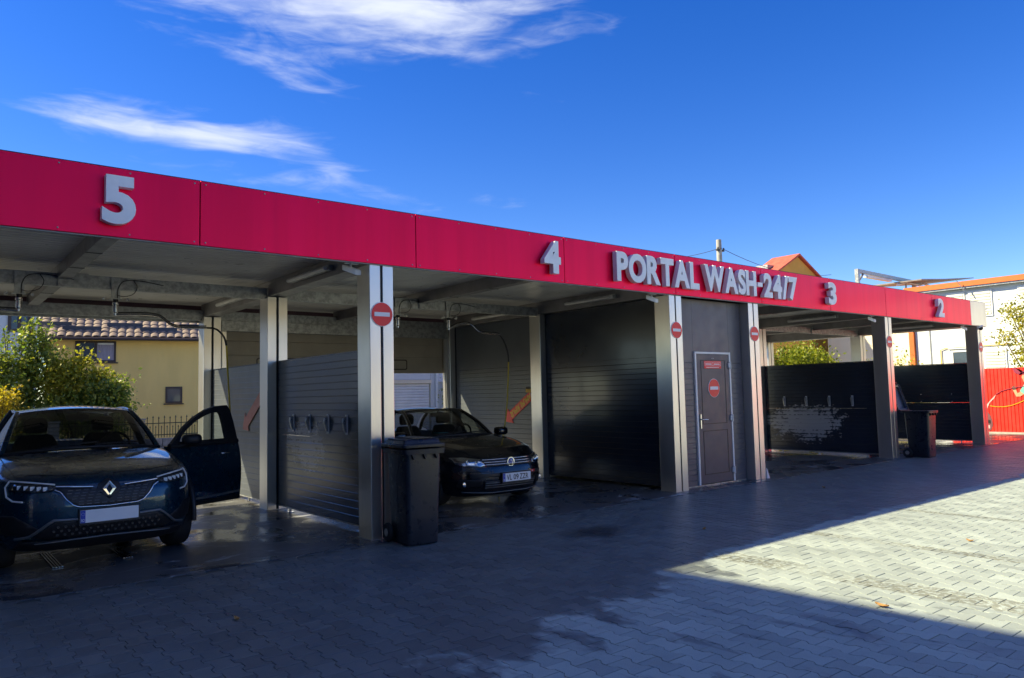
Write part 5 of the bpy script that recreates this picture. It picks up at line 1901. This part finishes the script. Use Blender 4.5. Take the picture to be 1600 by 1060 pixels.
MB().tube([(21.392, 1.15, 1.16), (21.392, 1.0, 1.26), (21.392, .85, 1.31), (21.392, .70, 1.35), (21.392, .40, 1.40), (21.392, .2, 1.44)], .011, 6).build('printed_lance', 'maroon', rf)
MB().tube([(21.392, 1.32, .83), (21.392, 1.15, .80), (21.392, .95, .80), (21.392, .75, .84), (21.392, .55, .92), (21.392, .35, 1.02), (21.392, .1, 1.12)], .010, 6).build('printed_hose', 'yellow', rf)
MB().prism([(.72, 1.38), (.66, 1.42), (.60, 1.36), (.62, 1.30), (.70, 1.29)], fpt, .003, .005).build('printed_glove', 'trunk', rf)
MB().prism([(.70, 1.30), (.62, 1.32), (.58, 1.20), (.44, 1.27), (.40, 1.18), (.52, 1.10), (.62, 1.10)], fpt, .002, .004).build('printed_arm', 'skin', rf)
MB().prism([(.52, 1.26), (.40, 1.45), (.20, 1.52), (-.2, 1.45), (-.25, .9), (.25, .9), (.40, 1.15)], fpt, .003, .005).build('printed_shirt', 'shirt', rf)
MB().prism([(.45, 1.66), (.42, 1.74), (.3, 1.78), (.18, 1.72), (.18, 1.55), (.3, 1.48), (.40, 1.52), (.42, 1.58)], fpt, .002, .004).build('printed_face', 'skin', rf)
MB().prism([(.68, 1.92), (.60, 1.95), (.46, 1.80), (.42, 1.73), (.20, 1.74), (.16, 1.82), (.36, 1.88), (.52, 1.74), (.62, 1.80)], fpt, .005, .006).build('maroon_shape', 'maroon', rf)  # maroon shape above the face
MB().prism([(.3, .9), (-.25, .9), (-.3, .12), (-.02, .12), (.02, .5), (.08, .12), (.35, .12)], fpt, .002, .004).build('printed_trousers', 'printcar', rf)

# white building on the right
wb = thing('white_building', (34, 0, 0), 'long white building with an orange roof edge beyond the red fence', 'building')
MB().box(30, -24, 0, 42, 6.9, 5.42).build('wall', 'wwall', wb)
MB().box(29.75, -24.3, 5.425, 42.3, 7.1, 5.50).build('eaves_board', 'galv', wb)
MB().box(29.70, -24.3, 5.505, 42.3, 7.15, 5.72).build('roof_edge', 'owood', wb)
MB().box(29.86, 6.92, 0, 30.05, 7.12, 5.3).build('corner_strip', 'owood', wb)


def wb_shutter(y0, y1, z0, z1, nm='shuttered_window'):
    fo = MB().box(29.955, y0-.06, z0-.06, 29.985, y1+.06, z1+.06).build(nm, 'white', wb)
    k = int((z1-z0)/.11)
    for i in range(k):
        zz = z0+i*(z1-z0)/k
        MB().prism([(29.953, zz), (29.925, zz+.02), (29.945, zz+(z1-z0)/k-.006), (29.954, zz+(z1-z0)/k-.006)], lambda a, b, d: (a, d, b), y0, y1).build('blind_slat', 'blind', fo)


wb_shutter(4.92, 5.50, 4.28, 5.24)
wb_shutter(3.92, 4.66, 4.28, 5.24)
wb_shutter(2.2, 2.9, 4.28, 5.24)
wb_shutter(3.55, 4.25, 2.0, 2.85)
for y0, y1, z0, z1 in ((4.80, 5.50, 2.0, 2.90),):
    fo = MB().box(29.94, y0, z0, 29.985, y0+.07, z1).box(29.94, y1-.07, z0, 29.985, y1, z1).box(29.94, y0+.071, z1-.07, 29.985, y1-.071, z1).box(29.94, y0+.071, z0, 29.985, y1-.071, z0+.07).build('window', 'white', wb)
    MB().box(29.965, y0+.06, z0+.06, 29.975, y1-.06, z1-.06).build('pane', 'pane', fo)
MB().box(29.90, 4.7, 2.96, 29.985, 5.6, 3.0).build('window_hood', 'white', wb)
MB().tube([(29.95, 5.9, 2.1), (29.95, 5.9, 2.95), (29.95, 5.75, 3.0), (29.95, 3.4, 3.05)], .02, 6).build('gas_pipe', 'yellow', wb, smooth=50)
MB().tube([(29.97, 6.3, 5.3), (29.97, 6.3, 2.0)], .012, 6).build('wall_cable', 'iron', wb)
MB().tube([(29.75, 4.75, 5.45), (29.6, 4.72, 5.3), (29.5, 4.95, 5.75)], .018, 6).build('antenna_rod', 'galv', wb)

ch = thing('cream_house', (38, 11, 0), 'cream wall behind the orange corner strip', 'house')
MB().box(34, 7.3, 0, 44, 13, 5.6).build('wall', 'creamwall', ch)
MB().box(33.8, 7.2, 5.6, 44.2, 13.2, 5.75).build('roof', 'otile', ch)

hg = thing('garden_hedge', (27, 7, 0), 'yellow green hedge below the cream wall', 'hedge')
leaves('foliage', [(27, 7.6, 1.3, .5, 1.6, 1.35), (27, 6.3, 1.3, .5, 1.2, 1.3)], 5200, .10, 'leaf_y', hg, 41)
hgt = MB()
for k in range(6):
    hgt.tube([(27+random.uniform(-.2, .2), 5.8+k*.5, 0), (27, 5.8+k*.5, 1.6)], [.03, .01], 5)
hgt.build('stems', 'trunk', hg)

tree('lime_tree', (24.4, 9.4, 0), 'bright lime green tree above the foamy partition', 'tree',
     [(24.3, 9.3, 2.45, 1.0, .8, .75), (25.3, 9.3, 2.5, .9, .8, .62), (26.3, 9.5, 2.4, .9, .8, .6), (24.9, 9.3, 1.4, 1.4, .9, .9)], 8500, .12, 'leaf_l', 42, .1, 'garden trees behind the bay numbered 3')
tree('garden_tree', (22.6, 10.2, 0), 'dull green tree left of the lime green tree', 'tree',
     [(22.3, 10.2, 2.5, .8, .7, .85), (23.4, 10.4, 2.6, .7, .7, .8), (22.0, 10.2, 1.4, .9, .8, .9), (28.6, 10.4, 2.2, .8, .7, .8)], 7000, .11, 'leaf_g', 43, .1, 'garden trees behind the bay numbered 3')
tree('street_tree', (25.2, .2, 0), 'airy green tree at the right edge before the white building', 'tree',
     [(25.0, 1.2, 2.5, .55, .55, .5), (25.1, .5, 3.0, .9, .85, .8), (25.2, 1.15, 3.6, .5, .6, .6), (25.2, .2, 4.2, .7, .8, .6), (25.3, -.6, 3.3, 1.1, 1.1, 1.1), (25.0, 1.9, 3.0, .30, .35, .3), (25.0, 1.75, 4.0, .25, .35, .3), (25.0, .9, 2.1, .6, .6, .35)],
     8500, .095, 'leaf_y', 44, .11)

# far houses, pole and wires
fh = thing('tiled_house', (44, 20, 0), 'far house with an orange tiled roof behind the lime tree', 'house')
MB().box(37, 18.6, 0, 52, 25, 3.3).build('wall', 'creamwall', fh)
ro = MB().prism([(18.0, 3.25), (18.0, 3.32), (21.6, 5.2), (25.4, 3.3), (25.4, 3.2), (21.6, 5.05)], lambda a, b, d: (d, a, b), 36.5, 52.5).build('roof', 'brown', fh)
for k in range(11):
    y0 = 18.0+k*.33
    z0 = 3.34+k*.33*.522
    prof = []
    x = 36.5
    while x < 52.4:
        prof += [(x, 0), (x+.07, .05), (x+.15, .07), (x+.23, .05)]
        x += .30
    MB().prism(prof+[(52.5, -.05), (36.5, -.05)], lambda a, b, d: (a, y0+d, z0+b+d*.522+(.05 if d < .1 else 0)), 0.0, .36).build('tile_row', 'otile', ro)
gb = thing('gabled_house', (33.2, 17, 0), 'ochre gable of a far house with red roof above the lettering', 'house')
sl_z = lambda x: 8.62-abs(x-33.16)*.50
MB().prism([(29.4, 0), (37.0, 0), (37.0, 6.69), (33.16, 8.56), (29.4, 6.69)], lambda a, b, d: (a, d, b), 14.0, 15.3).build('wall', 'ochre', gb)
MB().prism([(28.9, 6.48), (33.16, 8.61), (37.5, 6.44), (37.5, 6.53), (33.16, 8.72), (28.9, 6.57)], lambda a, b, d: (a, d, b), 13.85, 15.5).build('roof', 'redroof', gb)
MB().box(31.2, 14.6, 7.55, 32.1, 15.3, 8.05).build('skylight', 'galv', gb)
up_ = thing('utility_pole', (25.58, 13.6, 0), 'concrete utility pole with wires above the long lettering', 'pole')
MB().tube([(25.58, 13.6, 0), (25.58, 13.6, 8.55)], [.20, .12], 10).build('pole', 'concrete', up_, smooth=50)
MB().box(25.3, 13.5, 8.0, 25.86, 13.6, 8.08).build('cross_arm', 'iron', up_)
for x in (25.36, 25.58, 25.80):
    MB().lathe([(.03, 0), (.045, .04), (.02, .09)], (x, 13.5, 8.08), (0, 0, 1), 8).build('insulator', 'brown', up_)


def wire(a, b, sag):
    return [(a[0]+(b[0]-a[0])*k/12, a[1]+(b[1]-a[1])*k/12, a[2]+(b[2]-a[2])*k/12-sag*4*(k/12)*(1-k/12)) for k in range(13)]


MB().tube(wire((25.5, 13.5, 8.12), (30.3, 22.6, 9.6), .25), .014, 5).build('wire', 'iron', up_)
MB().tube(wire((25.7, 13.5, 8.12), (42.2, 16.9, 8.75), .5), .014, 5).build('wire', 'iron', up_)
sf = thing('steel_canopy', (34.5, 10, 0), 'galvanised steel canopy frame with lamp rising behind the fascia', 'canopy')
MB().box(31.40, 9.92, 0, 31.58, 10.08, 7.15).build('post', 'galv', sf)
MB().box(37.6, 9.92, 0, 37.8, 10.08, 6.95).build('post', 'galv', sf)
MB().prism([(31.585, 6.98), (31.585, 7.15), (38.4, 7.06), (38.4, 6.88)], lambda a, b, d: (a, d, b), 9.93, 10.07).build('beam', 'galv', sf)
MB().tube([(31.58, 10, 6.55), (32.1, 10, 6.98)], .05, 6).build('brace', 'galv', sf)
MB().box(32.3, 9.90, 6.80, 34.9, 10.10, 6.90).build('strip_lamp', 'lamp', sf)
MB().prism([(35.2, 6.72), (38.0, 6.95), (42.0, 7.36), (42.0, 7.40), (37.9, 7.0), (35.2, 6.78)], lambda a, b, d: (a, d, b), 8.6, 11.4).build('roof_sheet', 'beam', sf)
MB().tube([(35.0, 9.7, 6.6), (36.0, 9.7, 6.8), (37.6, 9.7, 6.78), (38.2, 9.7, 6.9), (40.0, 9.7, 6.7)], .06, 8).build('pipe', 'white_alu', sf, smooth=50)
for x in (36.0, 36.9):
    MB().tube([(x, 9.7, 6.2), (x, 9.7, 6.8)], .04, 6).build('pipe_stub', 'galv', sf)

# the block at the street side whose shade falls across the forecourt
ab = thing('apartment_block', (-14, -4, 0), 'tall grey apartment block standing left of the car wash', 'building', None, R(4.3))
MB().box(-6, -26, 0, 5.65, 10.6, 10.05).build('wall', 'apart', ab, local=True)
MB().box(-6.2, -26.2, 10.055, 5.80, 10.75, 10.2).build('roof', 'galv', ab, local=True)
for fl in range(3):
    for k in range(9):
        y = -24.6+k*3.9
        fo = MB().box(5.655, y, 1.1+fl*3.1, 5.69, y+1.5, 2.6+fl*3.1).build('window', 'white', ab, local=True)
        MB().box(5.692, y+.07, 1.17+fl*3.1, 5.70, y+1.43, 2.53+fl*3.1).build('pane', 'pane', fo, local=True)

# sunlit building and fence across the yard, behind the camera
ob_ = thing('opposite_building', (22, -34, 0), 'long cream building across the yard from the car wash', 'building')
MB().box(6, -42, 0, 38, -34, 5.0).build('wall', 'creamwall', ob_)
MB().box(5.6, -42.4, 5.005, 38.4, -33.6, 5.25).build('roof', 'otile', ob_)
for k in range(8):
    x = 8+k*3.8
    fo = MB().box(x, -33.995, 1.0, x+1.5, -33.94, 2.5).build('window', 'white', ob_)
    MB().box(x+.08, -33.938, 1.08, x+1.42, -33.93, 2.42).build('pane', 'pane', fo)
of_ = thing('red_fence', (56, -30, 0), 'red fence across the yard beside the long cream building', 'fence')
q = []
x = 40.0
while x < 74:
    q += [(x, 0), (x+.10, 0), (x+.12, .03), (x+.20, .03), (x+.22, 0)]
    x += .24
MB().prism(q+[(x, -.03), (40.0, -.03)], lambda a, b, d: (a, -30+b, d), .02, 2.2).build('fence_sheet', 'redfence', of_)

# fallen leaves on the paving
for k, (x, y, lab) in enumerate(((1.371, -4.675, 'curled brown leaf just outside the sunlit paving'), (6.846, -1.287, 'pale dry leaf in front of the bay numbered 3'),
                                 (2.882, -2.082, 'small dry leaf before the black car'), (-2.033, -1.869, 'small dry leaf before the blue car'), (4.085, -4.248, 'dry leaf on the sunlit paving'))):
    mb = MB()
    a0 = random.uniform(0, 6.28)
    sz = .035 if k else .05
    vs, fs = [], []
    for i in range(7):
        t_ = i/6
        wv = sz*.5*math.sin(math.pi*min(1, t_*.92+.06))
        for s in (-1, 0, 1):
            lx, ly = (t_-.5)*2*sz, s*wv
            vs.append((x+lx*math.cos(a0)-ly*math.sin(a0), y+lx*math.sin(a0)+ly*math.cos(a0), .004+abs(s)*.010+.012*(t_-.5)**2*4))
    for i in range(6):
        for s in (0, 1):
            fs.append((i*3+s, i*3+s+1, i*3+4+s, i*3+3+s))
    mb.add(vs, fs)
    tag(mb.build('fallen_leaf', 'dryleaf', None, solid=.001), lab, 'leaf', 'fallen leaves')
